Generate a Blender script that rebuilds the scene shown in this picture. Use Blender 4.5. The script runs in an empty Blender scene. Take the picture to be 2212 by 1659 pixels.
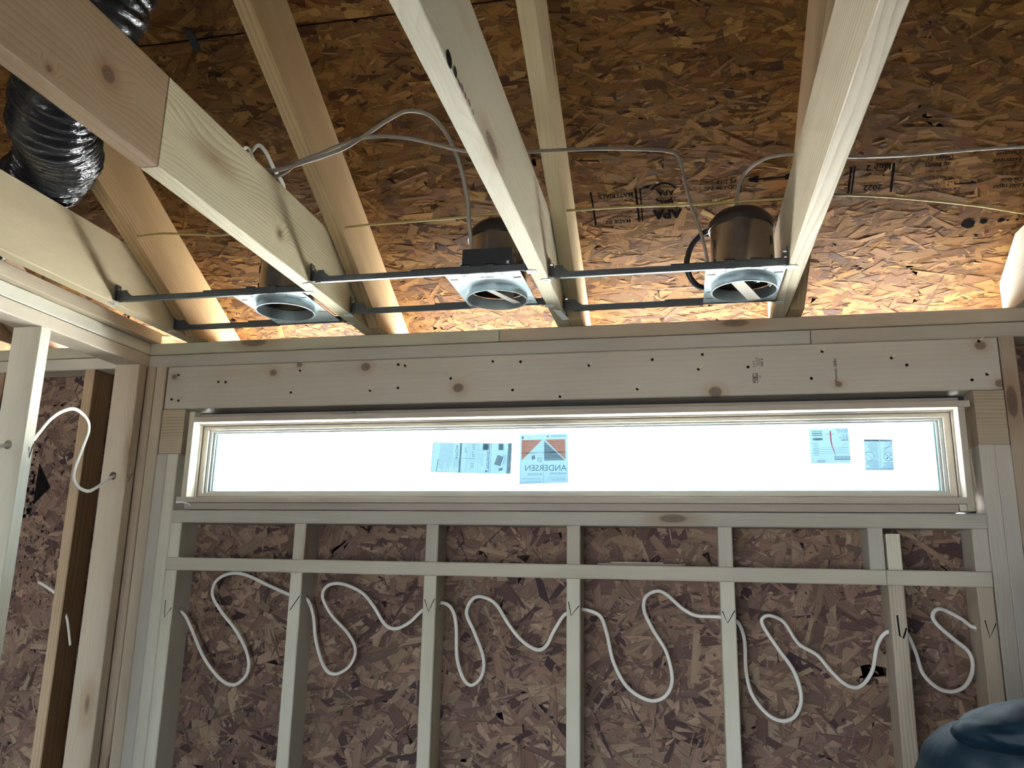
import bpy, bmesh, math, random
import numpy as np
from mathutils import Matrix, Vector, Euler

SC = bpy.context.scene
COL = SC.collection
PI = math.pi

# ------------------------------------------------------------------ camera, world, sun, exposure
cam_d = bpy.data.cameras.new('camera'); cam = bpy.data.objects.new('camera', cam_d); COL.objects.link(cam)
_R = ((0.97870453, 0.20440642, 0.01885356), (0.02773274, -0.22266886, 0.97449960), (-0.20339208, 0.95322431, 0.22359577))
_m = Matrix.Identity(4)
for i in range(3):
    _m[i][0] = _R[0][i]; _m[i][1] = _R[1][i]; _m[i][2] = -_R[2][i]
_m.translation = Vector((0.31546, -2.23860, 1.76686))
cam.matrix_world = _m
cam_d.sensor_fit = 'HORIZONTAL'; cam_d.sensor_width = 36.0; cam_d.lens = 1745.2 / 2212 * 36.0
cam_d.clip_start = 0.05; cam_d.clip_end = 400
SC.camera = cam

world = bpy.data.worlds.new('overcast_sky'); SC.world = world; world.use_nodes = True
_bg = world.node_tree.nodes['Background']
_bg.inputs[0].default_value = (0.76, 0.90, 1.0, 1); _bg.inputs[1].default_value = 8.0
sun_d = bpy.data.lights.new('sun', 'SUN'); sun = bpy.data.objects.new('sun', sun_d); COL.objects.link(sun)
sun_d.energy = 225.0; sun_d.angle = math.radians(8); sun_d.color = (1.0, 0.98, 0.96)
sun.rotation_euler = Vector((.80, .10, -.60)).to_track_quat('-Z', 'Y').to_euler()
sun.location = (-20, 5, 14)

vs = SC.view_settings
vs.view_transform = 'Standard'; vs.look = 'None'; vs.exposure = 1.05; vs.gamma = 1.0; vs.use_curve_mapping = False
SC.display_settings.display_device = 'sRGB'
SC.cycles.use_denoising = True
SC.cycles.max_bounces = 10; SC.cycles.diffuse_bounces = 6; SC.cycles.transparent_max_bounces = 12
SC.cycles.sample_clamp_indirect = 0.0

# ------------------------------------------------------------------ helpers
def srgb(r, g, b):
    f = lambda c: (c / 255 / 12.92) if c / 255 <= 0.04045 else ((c / 255 + 0.055) / 1.055) ** 2.4
    return (f(r), f(g), f(b), 1.0)

def wm(o):
    b = o.matrix_basis.copy() if False else Matrix.LocRotScale(o.location, o.rotation_euler, o.scale)
    return wm(o.parent) @ o.matrix_parent_inverse @ b if o.parent else b

def attach(o, par):
    if par is not None:
        o.parent = par; o.matrix_parent_inverse = wm(par).inverted()
    return o

def tag(o, label=None, cat=None, group=None, kind=None):
    if label: o['label'] = label
    if cat: o['category'] = cat
    if group: o['group'] = group
    if kind: o['kind'] = kind
    return o

def empty(name, loc, label=None, cat=None, group=None, kind=None, parent=None):
    o = bpy.data.objects.new(name, None); COL.objects.link(o); o.location = loc
    o.empty_display_size = 0.05
    attach(o, parent)
    return tag(o, label, cat, group, kind)

def setmat(o, frame):
    l, r, s = frame.decompose()
    o.location = l; o.rotation_euler = r.to_euler(); o.scale = (1, 1, 1)

def mesh(name, verts, faces, mat, parent=None, frame=None, smooth=False, color=None):
    me = bpy.data.meshes.new(name)
    if frame is not None:
        inv = frame.inverted(); verts = [inv @ Vector(v) for v in verts]
    me.from_pydata([tuple(v) for v in verts], [], faces)
    if mat: me.materials.append(mat)
    o = bpy.data.objects.new(name, me); COL.objects.link(o)
    if frame is not None: setmat(o, frame)
    if smooth:
        for p in me.polygons: p.use_smooth = True
    if color: o.color = color
    attach(o, parent)
    return o

def share(name, me, parent, frame=None, color=None):
    o = bpy.data.objects.new(name, me); COL.objects.link(o)
    if frame is not None: setmat(o, frame)
    if color: o.color = color
    attach(o, parent)
    return o

class MB:
    """collects shapes into one mesh (world coordinates)"""
    def __init__(s): s.v = []; s.f = []
    def add(s, v, f):
        n = len(s.v); s.v += [Vector(p) for p in v]; s.f += [tuple(i + n for i in q) for q in f]; return s
    def box(s, x0, x1, y0, y1, z0, z1):
        v = [(x, y, z) for x in (x0, x1) for y in (y0, y1) for z in (z0, z1)]
        return s.add(v, [(0, 1, 3, 2), (4, 6, 7, 5), (0, 4, 5, 1), (2, 3, 7, 6), (0, 2, 6, 4), (1, 5, 7, 3)])
    def cyl(s, a, b, r, n=14, r2=None):
        a, b = Vector(a), Vector(b); d = (b - a).normalized(); r2 = r if r2 is None else r2
        t = Vector((0, 0, 1)) if abs(d.z) < .9 else Vector((1, 0, 0)); u = d.cross(t).normalized(); w = d.cross(u)
        v = []
        for p, q in ((a, r), (b, r2)):
            v += [p + u * q * math.cos(2 * PI * i / n) + w * q * math.sin(2 * PI * i / n) for i in range(n)]
        f = [(i, (i + 1) % n, n + (i + 1) % n, n + i) for i in range(n)] + [tuple(range(n))[::-1], tuple(range(n, 2 * n))]
        return s.add(v, f)
    def lathe(s, c, prof, n=48):
        """closed profile [(r,z)] revolved about vertical axis through c"""
        m = len(prof); v = []; f = []
        for i in range(n):
            a = 2 * PI * i / n
            v += [(c[0] + r * math.cos(a), c[1] + r * math.sin(a), c[2] + z) for r, z in prof]
        for i in range(n):
            j = (i + 1) % n
            for k in range(m):
                l = (k + 1) % m; f.append((i * m + k, j * m + k, j * m + l, i * m + l))
        return s.add(v, f)
    def prism(s, poly, ax, a0, a1):
        """poly in the two other axes, extruded along ax"""
        n = len(poly); P = lambda q, a: {'x': (a, q[0], q[1]), 'y': (q[0], a, q[1]), 'z': (q[0], q[1], a)}[ax]
        v = [P(q, a0) for q in poly] + [P(q, a1) for q in poly]
        f = [(i, (i + 1) % n, n + (i + 1) % n, n + i) for i in range(n)] + [tuple(range(n))[::-1], tuple(range(n, 2 * n))]
        return s.add(v, f)
    def build(s, name, mat, parent=None, frame=None, smooth=False, color=None, bevel=0):
        o = mesh(name, s.v, s.f, mat, parent, frame, smooth, color)
        bm = bmesh.new(); bm.from_mesh(o.data); bmesh.ops.recalc_face_normals(bm, faces=bm.faces)
        if bevel:
            bmesh.ops.bevel(bm, geom=bm.edges[:], offset=bevel, segments=1, affect='EDGES', profile=.5)
        bm.to_mesh(o.data); bm.free()
        return o

def smooth_by_angle(o, ang=40):
    me = o.data
    for p in me.polygons: p.use_smooth = True
    bm = bmesh.new(); bm.from_mesh(me)
    for e in bm.edges:
        if len(e.link_faces) == 2 and e.calc_face_angle(0) > math.radians(ang): e.smooth = False
    bm.to_mesh(me); bm.free()

def catmull(pts, n=8):
    P = [Vector(p) for p in pts]; P = [P[0] * 2 - P[1]] + P + [P[-1] * 2 - P[-2]]; out = []
    for i in range(1, len(P) - 2):
        a, b, c, d = P[i - 1:i + 3]
        for k in range(n):
            t = k / n
            out.append(.5 * ((2 * b) + (c - a) * t + (2 * a - 5 * b + 4 * c - d) * t * t + (3 * b - a - 3 * c + d) * t ** 3))
    out.append(P[-2]); return out

def sweep(path, rx, ry=None, n=10, side=None):
    """tube along a path; rx, ry half axes (may be functions of index); returns verts, faces"""
    ry = rx if ry is None else ry
    v = []; f = []; m = len(path); u = None
    for i, p in enumerate(path):
        d = (path[min(i + 1, m - 1)] - path[max(i - 1, 0)]).normalized()
        if u is None:
            s = Vector(side) if side is not None else (Vector((0, 1, 0)) if abs(d.y) < .8 else Vector((1, 0, 0)))
            u = (s - d * s.dot(d)).normalized()
        else:
            u = (u - d * u.dot(d)).normalized()
        w = d.cross(u)
        a = rx(i) if callable(rx) else rx; b = ry(i) if callable(ry) else ry
        for k in range(n):
            t = 2 * PI * k / n; v.append(p + u * a * math.cos(t) + w * b * math.sin(t))
    for i in range(m - 1):
        for k in range(n):
            l = (k + 1) % n; f.append((i * n + k, i * n + l, (i + 1) * n + l, (i + 1) * n + k))
    f.append(tuple(range(n))[::-1]); f.append(tuple(range((m - 1) * n, m * n)))
    return v, f

def tube(name, pts, rx, mat, parent=None, ry=None, n=10, steps=8, side=None):
    v, f = sweep(catmull(pts, steps), rx, ry, n, side)
    o = mesh(name, v, f, mat, parent, smooth=True)
    bm = bmesh.new(); bm.from_mesh(o.data); bmesh.ops.recalc_face_normals(bm, faces=bm.faces); bm.to_mesh(o.data); bm.free()
    return o

def cut(o, cutters):
    """apply boolean differences; cutters = list of MB"""
    tmp = []
    for c in cutters:
        t = c.build('cutter_tmp', None)
        t.matrix_world = Matrix.Identity(4); tmp.append(t)
        md = o.modifiers.new('b', 'BOOLEAN'); md.operation = 'DIFFERENCE'; md.object = t; md.solver = 'EXACT'
    bpy.context.view_layer.update()
    dg = bpy.context.evaluated_depsgraph_get()
    me = bpy.data.meshes.new_from_object(o.evaluated_get(dg), depsgraph=dg)
    o.modifiers.clear(); old = o.data; o.data = me; me.name = old.name
    for t in tmp: bpy.data.objects.remove(t, do_unlink=True)
    return o

# ------------------------------------------------------------------ materials
def new_mat(name):
    m = bpy.data.materials.new(name); m.use_nodes = True
    nt = m.node_tree; return m, nt, nt.nodes['Principled BSDF']

def plain(name, col, rough=.5, metal=0.0, noise=0.0, nscale=30, bump=0.0, bscale=60, spec=None):
    m, nt, b = new_mat(name)
    b.inputs['Base Color'].default_value = col; b.inputs['Roughness'].default_value = rough; b.inputs['Metallic'].default_value = metal
    if spec is not None: b.inputs['Specular IOR Level'].default_value = spec
    if noise or bump:
        tc = nt.nodes.new('ShaderNodeTexCoord')
    if noise:
        n = nt.nodes.new('ShaderNodeTexNoise'); n.inputs['Scale'].default_value = nscale; n.inputs['Detail'].default_value = 6
        nt.links.new(tc.outputs['Object'], n.inputs['Vector'])
        r = nt.nodes.new('ShaderNodeMapRange'); r.inputs[1].default_value = .3; r.inputs[2].default_value = .7
        r.inputs[3].default_value = 1 - noise; r.inputs[4].default_value = 1 + noise
        nt.links.new(n.outputs['Fac'], r.inputs[0])
        mx = nt.nodes.new('ShaderNodeVectorMath'); mx.operation = 'SCALE'; mx.inputs[0].default_value = col[:3]
        nt.links.new(r.outputs[0], mx.inputs['Scale']); nt.links.new(mx.outputs[0], b.inputs['Base Color'])
    if bump:
        n2 = nt.nodes.new('ShaderNodeTexNoise'); n2.inputs['Scale'].default_value = bscale; n2.inputs['Detail'].default_value = 4
        nt.links.new(tc.outputs['Object'], n2.inputs['Vector'])
        bp = nt.nodes.new('ShaderNodeBump'); bp.inputs['Strength'].default_value = bump; bp.inputs['Distance'].default_value = .01
        nt.links.new(n2.outputs['Fac'], bp.inputs['Height']); nt.links.new(bp.outputs[0], b.inputs['Normal'])
    return m

class NB:
    def __init__(s, nt): s.nt = nt
    def n(s, t, **k):
        o = s.nt.nodes.new(t)
        for a, b in k.items(): setattr(o, a, b)
        return o
    def L(s, a, b): s.nt.links.new(a, b)
    def math(s, op, a, b=None, c=None, clamp=False):
        o = s.n('ShaderNodeMath', operation=op, use_clamp=clamp)
        for i, x in enumerate((a, b, c)):
            if x is None: continue
            if isinstance(x, (int, float)): o.inputs[i].default_value = x
            else: s.L(x, o.inputs[i])
        return o.outputs[0]
    def vec(s, op, a, b=None):
        o = s.n('ShaderNodeVectorMath', operation=op)
        for i, x in enumerate((a, b)):
            if x is None: continue
            if isinstance(x, (tuple, list)): o.inputs[i].default_value = x
            else: s.L(x, o.inputs[i])
        return o
    def rng(s, x, a, b, c, d, smooth=False):
        o = s.n('ShaderNodeMapRange'); o.interpolation_type = 'SMOOTHSTEP' if smooth else 'LINEAR'
        s.L(x, o.inputs[0])
        for i, q in enumerate((a, b, c, d)): o.inputs[i + 1].default_value = q
        return o.outputs[0]
    def mix(s, f, a, b):
        o = s.n('ShaderNodeMix', data_type='RGBA')
        for k, x in ((0, f), (6, a), (7, b)):
            if isinstance(x, (int, float)): o.inputs[k].default_value = x
            elif isinstance(x, (tuple, list)): o.inputs[k].default_value = x
            else: s.L(x, o.inputs[k])
        return o.outputs[2]

def wood(name, light, dark, ring=.0065, ringamt=.5, knots=None, rough=.62, randknots=True):
    """sawn softwood, grain along local x; tint from the object colour"""
    m, nt, bs = new_mat(name); N = NB(nt)
    tc = N.n('ShaderNodeTexCoord'); oi = N.n('ShaderNodeObjectInfo')
    off = N.n('ShaderNodeCombineXYZ')
    for i, k in enumerate((37.3, 1.7, 2.9)): N.L(N.math('MULTIPLY', oi.outputs['Random'], k), off.inputs[i])
    p = N.vec('ADD', tc.outputs['Object'], off.outputs[0]).outputs[0]
    # knots
    vor = N.n('ShaderNodeTexVoronoi', feature='F1'); vor.inputs['Scale'].default_value = 1.0
    N.L(N.vec('MULTIPLY', p, (2.3, 7.5, 7.5)).outputs[0], vor.inputs['Vector'])
    kd = vor.outputs['Distance'] if randknots else N.math('ADD', vor.outputs['Distance'], 5.0)
    for (kx, ky, kz, kr) in (knots or []):
        d = N.vec('SUBTRACT', tc.outputs['Object'], (kx, ky, kz)).outputs[0]
        d = N.vec('LENGTH', N.vec('MULTIPLY', d, (1.0, 1.0, 1.15)).outputs[0]).outputs['Value']
        kd = N.math('MINIMUM', kd, N.math('MULTIPLY', d, .11 / kr))
    infl = N.rng(kd, .05, .55, 1, 0, True)
    # rings
    sep = N.n('ShaderNodeSeparateXYZ'); N.L(p, sep.inputs[0])
    nz = N.n('ShaderNodeTexNoise'); nz.inputs['Scale'].default_value = 1.0; nz.inputs['Detail'].default_value = 2
    N.L(N.vec('MULTIPLY', p, (.9, 7, 7)).outputs[0], nz.inputs['Vector'])
    yy = N.math('ADD', sep.outputs[1], .035); zz = N.math('ADD', sep.outputs[2], .06)
    rr = N.math('SQRT', N.math('ADD', N.math('MULTIPLY', yy, yy), N.math('MULTIPLY', zz, zz)))
    rr = N.math('ADD', rr, N.math('MULTIPLY', nz.outputs['Fac'], .05))
    rr = N.math('ADD', rr, N.math('MULTIPLY', infl, .022))
    band = N.math('FRACT', N.math('MULTIPLY', rr, 1 / ring))
    band = N.math('POWER', band, 2.2)
    fib = N.n('ShaderNodeTexNoise'); fib.inputs['Scale'].default_value = 1.0; fib.inputs['Detail'].default_value = 5; fib.inputs['Roughness'].default_value = .7
    N.L(N.vec('MULTIPLY', p, (9, 260, 260)).outputs[0], fib.inputs['Vector'])
    big = N.n('ShaderNodeTexNoise'); big.inputs['Scale'].default_value = 1.0; big.inputs['Detail'].default_value = 3
    N.L(N.vec('MULTIPLY', p, (2.2, 14, 14)).outputs[0], big.inputs['Vector'])
    fac = N.math('MULTIPLY', band, N.math('MULTIPLY', N.rng(big.outputs['Fac'], .35, .65, .25, 1.0), ringamt))
    col = N.mix(fac, light, dark)
    stain = (light[0] * .86, light[1] * .84, light[2] * .82, 1)
    col = N.mix(N.rng(big.outputs['Fac'], .45, .75, 0, .8), col, stain)
    col = N.mix(N.rng(fib.outputs['Fac'], .25, .75, .22, 0), col, (dark[0] * .8, dark[1] * .8, dark[2] * .8, 1))
    col = N.mix(N.rng(kd, .10, .3, .55, 0, True), col, (dark[0] * .95, dark[1] * .8, dark[2] * .7, 1))
    kring = N.math('ADD', N.math('MULTIPLY', N.math('SINE', N.math('MULTIPLY', kd, 150.0)), .07), .68)
    col = N.mix(N.math('MULTIPLY', N.rng(kd, .085, .115, 1, 0), kring), col, (.085, .058, .046, 1))
    mul = N.n('ShaderNodeMix', data_type='RGBA', blend_type='MULTIPLY'); mul.inputs[0].default_value = 1
    N.L(col, mul.inputs[6]); N.L(oi.outputs['Color'], mul.inputs[7])
    N.L(mul.outputs[2], bs.inputs['Base Color'])
    bs.inputs['Roughness'].default_value = rough; bs.inputs['Specular IOR Level'].default_value = .3
    bp = N.n('ShaderNodeBump'); bp.inputs['Strength'].default_value = .35; bp.inputs['Distance'].default_value = .0012
    N.L(N.math('ADD', fib.outputs['Fac'], N.math('MULTIPLY', band, -.4)), bp.inputs['Height']); N.L(bp.outputs[0], bs.inputs['Normal'])
    return m

def osb_strand_mat(name, tint=(1, 1, 1, 1)):
    m, nt, bs = new_mat(name); N = NB(nt)
    at = N.n('ShaderNodeAttribute', attribute_name='Col'); uv = N.n('ShaderNodeAttribute', attribute_name='grain')
    g = N.n('ShaderNodeTexNoise'); g.inputs['Scale'].default_value = 1; g.inputs['Detail'].default_value = 4; g.inputs['Roughness'].default_value = .65
    N.L(N.vec('MULTIPLY', uv.outputs['Vector'], (14, 420, 1)).outputs[0], g.inputs['Vector'])
    sc = N.rng(g.outputs['Fac'], .28, .72, .72, 1.22)
    sep = N.n('ShaderNodeSeparateXYZ'); N.L(uv.outputs['Vector'], sep.inputs[0])
    edge = N.rng(N.math('ABSOLUTE', sep.outputs[2]), .84, 1.0, 1.0, .5)
    sc = N.math('MULTIPLY', sc, edge)
    v = N.n('ShaderNodeVectorMath', operation='SCALE'); N.L(at.outputs['Color'], v.inputs[0]); N.L(sc, v.inputs['Scale'])
    N.L(N.vec('MULTIPLY', v.outputs[0], tint[:3]).outputs[0], bs.inputs['Base Color'])
    bs.inputs['Roughness'].default_value = .65; bs.inputs['Specular IOR Level'].default_value = .18
    bp = N.n('ShaderNodeBump'); bp.inputs['Strength'].default_value = .5; bp.inputs['Distance'].default_value = .001
    N.L(g.outputs['Fac'], bp.inputs['Height']); N.L(bp.outputs[0], bs.inputs['Normal'])
    return m

PINE = wood('pine_lumber', (.56, .53, .46, 1), (.36, .29, .21, 1))
PINE_FINE = wood('pine_fine', (.56, .53, .47, 1), (.44, .38, .30, 1), ring=.004, ringamt=.35, randknots=False)
FIR = wood('fir_ringed', (.56, .50, .41, 1), (.24, .15, .08, 1), ring=.008, ringamt=1.0, randknots=False)
HEADER = wood('header_lumber', (.55, .53, .48, 1), (.44, .39, .32, 1), ring=.012, ringamt=.35, randknots=False,
              knots=[(-.923 + .082, -.045, 2.35 - 2.311, .013), (-.618 + .082, -.045, 2.358 - 2.311, .016), (-.324 + .082, -.045, 2.285 - 2.311, .017),
                     (.41 + .082, -.045, 2.253 - 2.311, .019), (.731 + .082, -.045, 2.266 - 2.311, .010), (1.086 + .082, -.045, 2.36 - 2.311, .015),
                     (1.122 + .082, -.045, 2.257 - 2.311, .013), (-1.267 + .082, -.045, 2.347 - 2.311, .010), (-.837 + .082, -.045, 2.372 - 2.311, .010)])
JOIST_OLD = wood('joist_weathered', (.56, .52, .42, 1), (.22, .17, .10, 1), ring=.007, ringamt=1.1, knots=[(-.13, -.019, -.029, .011)], randknots=True)
JOIST_KNOT = wood('joist_knotty', (.52, .42, .32, 1), (.32, .20, .12, 1), ring=.010, ringamt=.9, knots=[(1.617, -.019, -.002, .017), (1.50, -.019, -.07, .006)], randknots=False)
JAMB = wood('clear_pine_jamb', (.54, .50, .43, 1), (.42, .36, .29, 1), ring=.004, ringamt=.3, randknots=False, rough=.5)
OSB_DECK = osb_strand_mat('roof_osb_strands', (.38, .305, .165, 1))
OSB_WALL = osb_strand_mat('wall_osb_strands', (.68, .68, .73, 1))
OSB_BASE = plain('osb_core', srgb(74, 50, 36), .7, noise=.35, nscale=35)
OSB_FAR = plain('osb_plain', srgb(78, 68, 58), .7, noise=.4, nscale=28)
SUBFLOOR = plain('subfloor_board', srgb(76, 77, 78), .7, noise=.3, nscale=16)
GROUND = plain('pale_concrete', (.66, .66, .64, 1), .9, noise=.12, nscale=.6)
REAR_CUT = plain('rear_bounce_cut', (.045, .04, .035, 1), .95, noise=.3, nscale=.8)  # made-up dark tone for unseen rear ground, keeps bounce off the roof deck
NEAR_CUT = plain('near_bounce_cut', (.17, .165, .155, 1), .9, noise=.2, nscale=3)  # made-up darker tone for unseen ground by the wall, dims the eave glow
GALV = plain('galvanised_sheet', (.60, .72, .77, 1), .45, .2, noise=.10, nscale=45)
GALV_IN = plain('galvanised_collar', (.42, .50, .54, 1), .3, .85, noise=.1, nscale=30)
BAR = plain('dark_steel_bar', (.13, .15, .165, 1), .38, .8)
CAN = plain('brushed_housing', (.40, .34, .29, 1), .22, .95, bump=.08, bscale=14)
CAP = plain('dark_cap', (.055, .048, .046, 1), .4, .5)
BLACKBOX = plain('black_box_steel', (.035, .04, .045, 1), .45, .4)
CONDUIT = plain('armoured_conduit', (.045, .05, .06, 1), .35, .5)
TAB = plain('zinc_tab', (.70, .76, .78, 1), .35, .4)
SCREW = plain('bright_screw', (.8, .8, .78, 1), .25, 1.0)
PAPER = plain('white_paper', (.75, .77, .78, 1), .7)
CABLE_W = plain('white_cable_sheath', (.74, .73, .68, 1), .4)
CABLE_G = plain('grey_cable_sheath', (.27, .24, .20, 1), .45)
CABLE_Y = plain('yellow_cable_sheath', (.42, .33, .10, 1), .45)
INK = plain('black_ink', (.012, .011, .012, 1), 1.0, spec=0.0)
NAILHOLE = plain('dark_nail_dent', (.015, .012, .010, 1), .9, spec=.05)
SPLINT = plain('pale_splinter', (.70, .60, .46, 1), .6)
DUCT = plain('duct_film', (.035, .037, .042, 1), .13, .35, bump=.5, bscale=42)
PLASTIC = plain('clear_plastic_film', (.8, .85, .9, 1), .12)
BULB = plain('socket_cup', (.45, .47, .48, 1), .35, .3)
CARD = plain('card_strap', (.46, .42, .36, 1), .6)
VINYL = plain('sash_vinyl', (.44, .48, .46, 1), .4)
GASKET = plain('glazing_gasket', (.22, .42, .48, 1), .5)
DARKGAP = plain('flashing_film', (.03, .04, .07, 1), .3)
JACKET = plain('navy_jacket', (.004, .019, .036, 1), .55, bump=.25, bscale=26, spec=.3)
SKIN = plain('skin', (.50, .32, .24, 1), .5)
HAIR = plain('hair', (.05, .035, .025, 1), .6)
TROUSER = plain('dark_trousers', (.04, .045, .055, 1), .8)
BOOT = plain('work_boot', (.10, .06, .03, 1), .6)

def glass_mat():
    m, nt, bs = new_mat('window_glass'); N = NB(nt)
    tr = N.n('ShaderNodeBsdfTransparent'); tr.inputs[0].default_value = (.96, .98, .98, 1)
    gl = N.n('ShaderNodeBsdfGlossy'); gl.inputs['Roughness'].default_value = .02
    lw_ = N.n('ShaderNodeLayerWeight'); lw_.inputs[0].default_value = .5
    fr = N.math('MULTIPLY_ADD', N.math('POWER', lw_.outputs['Facing'], 5.0), .9, .04)
    mx = N.n('ShaderNodeMixShader'); N.L(fr, mx.inputs[0]); N.L(tr.outputs[0], mx.inputs[1]); N.L(gl.outputs[0], mx.inputs[2])
    out = [n for n in nt.nodes if n.type == 'OUTPUT_MATERIAL'][0]; N.L(mx.outputs[0], out.inputs[0]); nt.nodes.remove(bs)
    return m
GLASS = glass_mat()

def sheet_mat(name, col, trans):
    m, nt, bs = new_mat(name); N = NB(nt)
    d = N.n('ShaderNodeBsdfDiffuse'); d.inputs[0].default_value = col
    t = N.n('ShaderNodeBsdfTranslucent'); t.inputs[0].default_value = trans
    a = N.n('ShaderNodeAddShader'); N.L(d.outputs[0], a.inputs[0]); N.L(t.outputs[0], a.inputs[1])
    out = [n for n in nt.nodes if n.type == 'OUTPUT_MATERIAL'][0]; N.L(a.outputs[0], out.inputs[0]); nt.nodes.remove(bs)
    return m
ST_PAPER = sheet_mat('sticker_paper', (.20, .26, .28, 1), (.0140, .0265, .0365, 1))
def ink_mat(name, col):
    m, nt, bs = new_mat(name); N = NB(nt)
    t = N.n('ShaderNodeBsdfTransparent'); t.inputs[0].default_value = col
    out = [n for n in nt.nodes if n.type == 'OUTPUT_MATERIAL'][0]; N.L(t.outputs[0], out.inputs[0]); nt.nodes.remove(bs)
    return m
ST_ORANGE = ink_mat('sticker_orange', (1.0, .38, .25, 1))
ST_GREY = ink_mat('sticker_grey', (.42, .40, .38, 1))
ST_INK = ink_mat('sticker_print', (.26, .26, .27, 1))
ST_RED = ink_mat('sticker_red', (1.0, .09, .14, 1))
ST_WHITE = ink_mat('sticker_white', (.98, .98, .98, 1))

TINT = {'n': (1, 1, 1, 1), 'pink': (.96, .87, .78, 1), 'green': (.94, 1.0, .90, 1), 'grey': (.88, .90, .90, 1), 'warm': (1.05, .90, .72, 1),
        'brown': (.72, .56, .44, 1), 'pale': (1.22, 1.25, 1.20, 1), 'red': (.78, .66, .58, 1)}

def board(name, x, y, z, axis, mat=PINE, parent=None, tint='n', ch=.0025):
    """a planed board with eased long edges; grain along its length"""
    dims = {'x': (x[1] - x[0], y[1] - y[0], z[1] - z[0]), 'y': (y[1] - y[0], x[1] - x[0], z[1] - z[0]), 'z': (z[1] - z[0], y[1] - y[0], x[1] - x[0])}[axis]
    l, a, b = (d / 2 for d in dims)
    c = min(ch, a * .4, b * .4)
    sec = [(-a + c, -b), (a - c, -b), (a, -b + c), (a, b - c), (a - c, b), (-a + c, b), (-a, b - c), (-a, -b + c)]
    v = [(-l, p, q) for p, q in sec] + [(l, p, q) for p, q in sec]
    f = [(i, (i + 1) % 8, 8 + (i + 1) % 8, 8 + i) for i in range(8)] + [tuple(range(8))[::-1], tuple(range(8, 16))]
    o = mesh(name, v, f, mat)
    o.location = ((x[0] + x[1]) / 2, (y[0] + y[1]) / 2, (z[0] + z[1]) / 2)
    o.rotation_euler = {'x': (0, 0, 0), 'y': (0, 0, PI / 2), 'z': (0, -PI / 2, 0)}[axis]
    o.color = TINT[tint] if isinstance(tint, str) else tint
    attach(o, parent)
    return o

def ribbon(pts, w, right, up, org, nrm, off=0.0006):
    """flat pen stroke in a plane; pts are (a,b) coordinates along right/up"""
    right, up, org, nrm = Vector(right), Vector(up), Vector(org), Vector(nrm)
    v = []; f = []
    P = [Vector((a, b)) for a, b in pts]
    for i, p in enumerate(P):
        d = P[min(i + 1, len(P) - 1)] - P[max(i - 1, 0)]
        if d.length < 1e-9: d = Vector((1, 0))
        d.normalize(); q = Vector((-d.y, d.x)) * w / 2
        for s in (p + q, p - q): v.append(org + right * s.x + up * s.y + nrm * off)
    for i in range(len(P) - 1): f.append((2 * i, 2 * i + 1, 2 * i + 3, 2 * i + 2))
    return v, f

def text_mesh(s, size, org, right, up, nrm, off=0.0008, bold=0.0, align='LEFT'):
    cu = bpy.data.curves.new('txt', 'FONT'); cu.body = s; cu.size = size; cu.align_x = align; cu.offset = bold; cu.resolution_u = 3
    ob = bpy.data.objects.new('txt', cu); COL.objects.link(ob)
    bpy.context.view_layer.update()
    dg = bpy.context.evaluated_depsgraph_get(); me = bpy.data.meshes.new_from_object(ob.evaluated_get(dg), depsgraph=dg)
    right, up, org, nrm = Vector(right), Vector(up), Vector(org), Vector(nrm)
    v = [org + right * p.co.x + up * p.co.y + nrm * off for p in me.vertices]; f = [tuple(p.vertices) for p in me.polygons]
    bpy.data.objects.remove(ob, do_unlink=True); bpy.data.curves.remove(cu); bpy.data.meshes.remove(me)
    return v, f

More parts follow.
